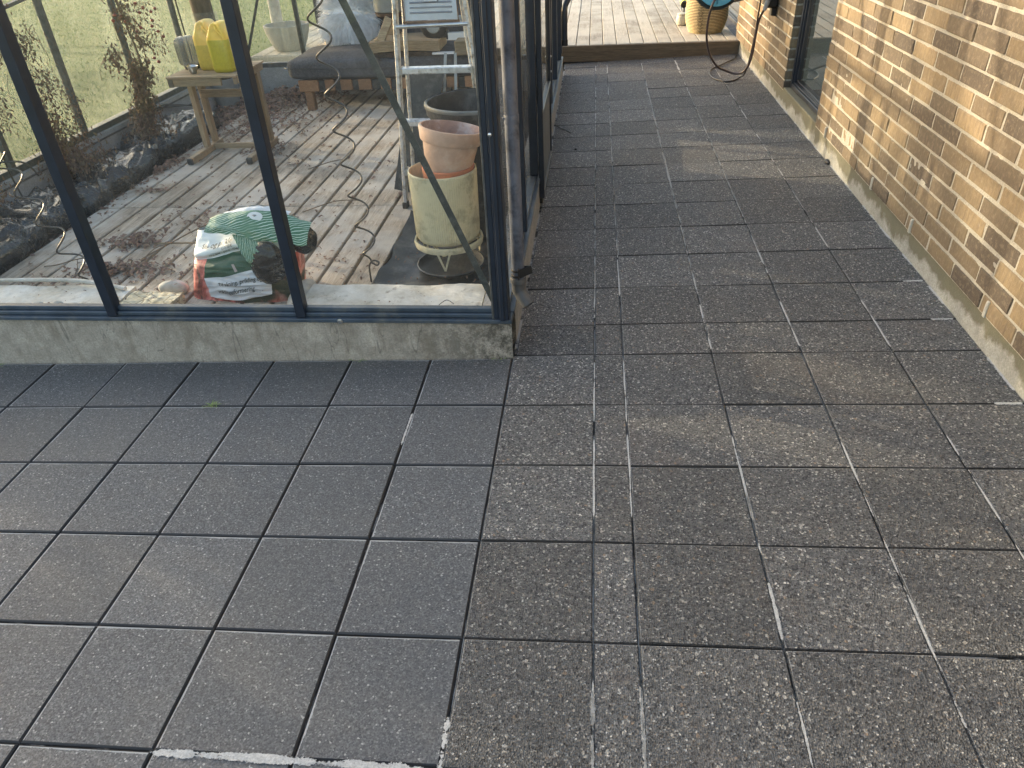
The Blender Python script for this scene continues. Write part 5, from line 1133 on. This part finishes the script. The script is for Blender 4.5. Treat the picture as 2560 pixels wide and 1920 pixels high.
# ---- hose reel on the wall
hr=thing('hose_reel',(1.58,5.35,.75),'dark wall mounted hose reel with light blue hub over the path end','hose reel')
Wh=Matrix.Translation((1.150,5.29,.772))@Matrix.Rotation(R(90),4,'X')
b=MB(); b.lathe([(.150,-.16),(.172,-.15),(.178,-.12),(.178,-.01),(.170,.005),(.140,.012)],64,Wh)
b.grid(lambda u,v:Vector((1.16+.34*u,5.31+.13*math.cos(v*6.283)*(1-.35*u)+.05,.770+.02*u+(.155-.035*u)*math.sin(v*6.283))),20,30); b.build('housing',M['reel'],hr,smooth=True)
b=MB(); b.lathe([(.150,.0125),(.148,.022),(.130,.026),(.085,.020),(.05,.028),(0,.03)],56,Wh,ct=False); b.build('hub',M['bluep'],hr,smooth=True)
b=MB(); b.bar((1.15,5.258,.905),(1.15,5.258,.64),.012,.008,up=(0,1,0)); b.bar((1.02,5.256,.772),(1.28,5.256,.772),.010,.008,up=(0,1,0)); b.build('hub_spoke',simple('deeper_blue',(.08,.30,.42),.4),hr)
b=MB()
for k in range(6): b.box((1.345+.012*k,5.245,.66),(1.351+.012*k,5.30,.70),.001)
b.build('vent_rib',M['black'],hr)
b=MB(); b.box((1.50,5.27,.60),(1.5815,5.43,1.0),.012); b.box((1.545,5.29,.545),(1.5805,5.37,.60),.006); b.build('wall_bracket',M['black'],hr)
b=MB(); b.tube(spline([(1.150,5.262,.68),(1.120,5.23,.66),(1.100,5.24,.58),(1.102,5.30,.444),(1.126,5.35,.34),(1.169,5.42,.253),(1.234,5.5,.172),(1.307,5.56,.129),(1.380,5.56,.105),(1.437,5.52,.121),(1.461,5.45,.185),(1.471,5.4,.283),(1.466,5.35,.406),(1.470,5.31,.522),(1.488,5.26,.600)],8),.0085,12); b.build('hose',M['hose'],hr,smooth=True)
b=MB(); b.tube([(1.487,5.262,.592),(1.495,5.25,.628)],[.014,.015],18); b.tube([(1.495,5.25,.628),(1.502,5.24,.66)],[.017,.016],18); b.build('connector',M['greyc'],hr,smooth=True)
b=MB(); b.tube([(1.502,5.24,.66),(1.52,5.22,.76)],[.020,.020],18); b.build('tap_body',M['greymetal'],hr,smooth=True)
b=MB(); b.tube([(1.5065,5.2345,.685),(1.5125,5.227,.715)],[.0207,.0207],18); b.build('orange_band',M['orange'],hr,smooth=True)
b=MB(); b.tube(spline([(1.465,5.29,.85),(1.458,5.29,.651),(1.458,5.31,.541),(1.461,5.35,.424),(1.463,5.43,.255),(1.462,5.56,.105),(1.448,5.66,.056),(1.401,5.603,.047),(1.331,5.562,.045),(1.283,5.623,.044),(1.249,5.702,.043),(1.235,5.798,.043),(1.240,5.914,.043),(1.276,6.057,.044),(1.356,6.17,.046),(1.45,6.32,.049),(1.515,6.40,.051),(1.535,6.50,.052),(1.57,6.60,.053)],8),.0058,10); b.build('thin_hose',M['hose2'],hr,smooth=True)
# ---- small weeds in the joints
def weed(x,y,z,n,h_,seed,label,yel=.85):
    rnd=random.Random(seed); b=MB()
    for i in range(n):
        a=rnd.uniform(0,6.28); L=h_*rnd.uniform(.5,1.2); d=Vector((math.cos(a)*1.1,math.sin(a)*1.1,.55)); s_=Vector((-math.sin(a),math.cos(a),0))*.0012; p=Vector((x+rnd.gauss(0,.012),y+rnd.gauss(0,.004),z))
        q=p+d*L*.5; e=p+d*L+Vector((0,0,-L*.25)); k=len(b.v); b.v+=[tuple(v_) for v_ in (p-s_,p+s_,q+s_,q-s_,e)]; b.f+=[[k,k+1,k+2,k+3],[k+3,k+2,k+4]]; b.uv+=[None]*2; b.col+=[(rnd.uniform(.85,1),0,0)]*2; b.mi+=[0,0]
    return b.build('weed',M['blade'],None,label=label,cat='weed',group='small weeds')
weed(-1.02,1.205,-.030,26,.028,1,'pale grass tuft in a patio joint in front of the greenhouse')
weed(-.565,1.485,-.02,14,.022,2,'green sprig at the foot of the greenhouse foundation')
weed(-.055,1.483,-.003,12,.014,3,'tiny green sprig at the foundation corner by the rain pipe')
weed(-2.03,1.480,-.06,20,.016,4,'dark mossy sprig where the patio meets the foundation, at left')
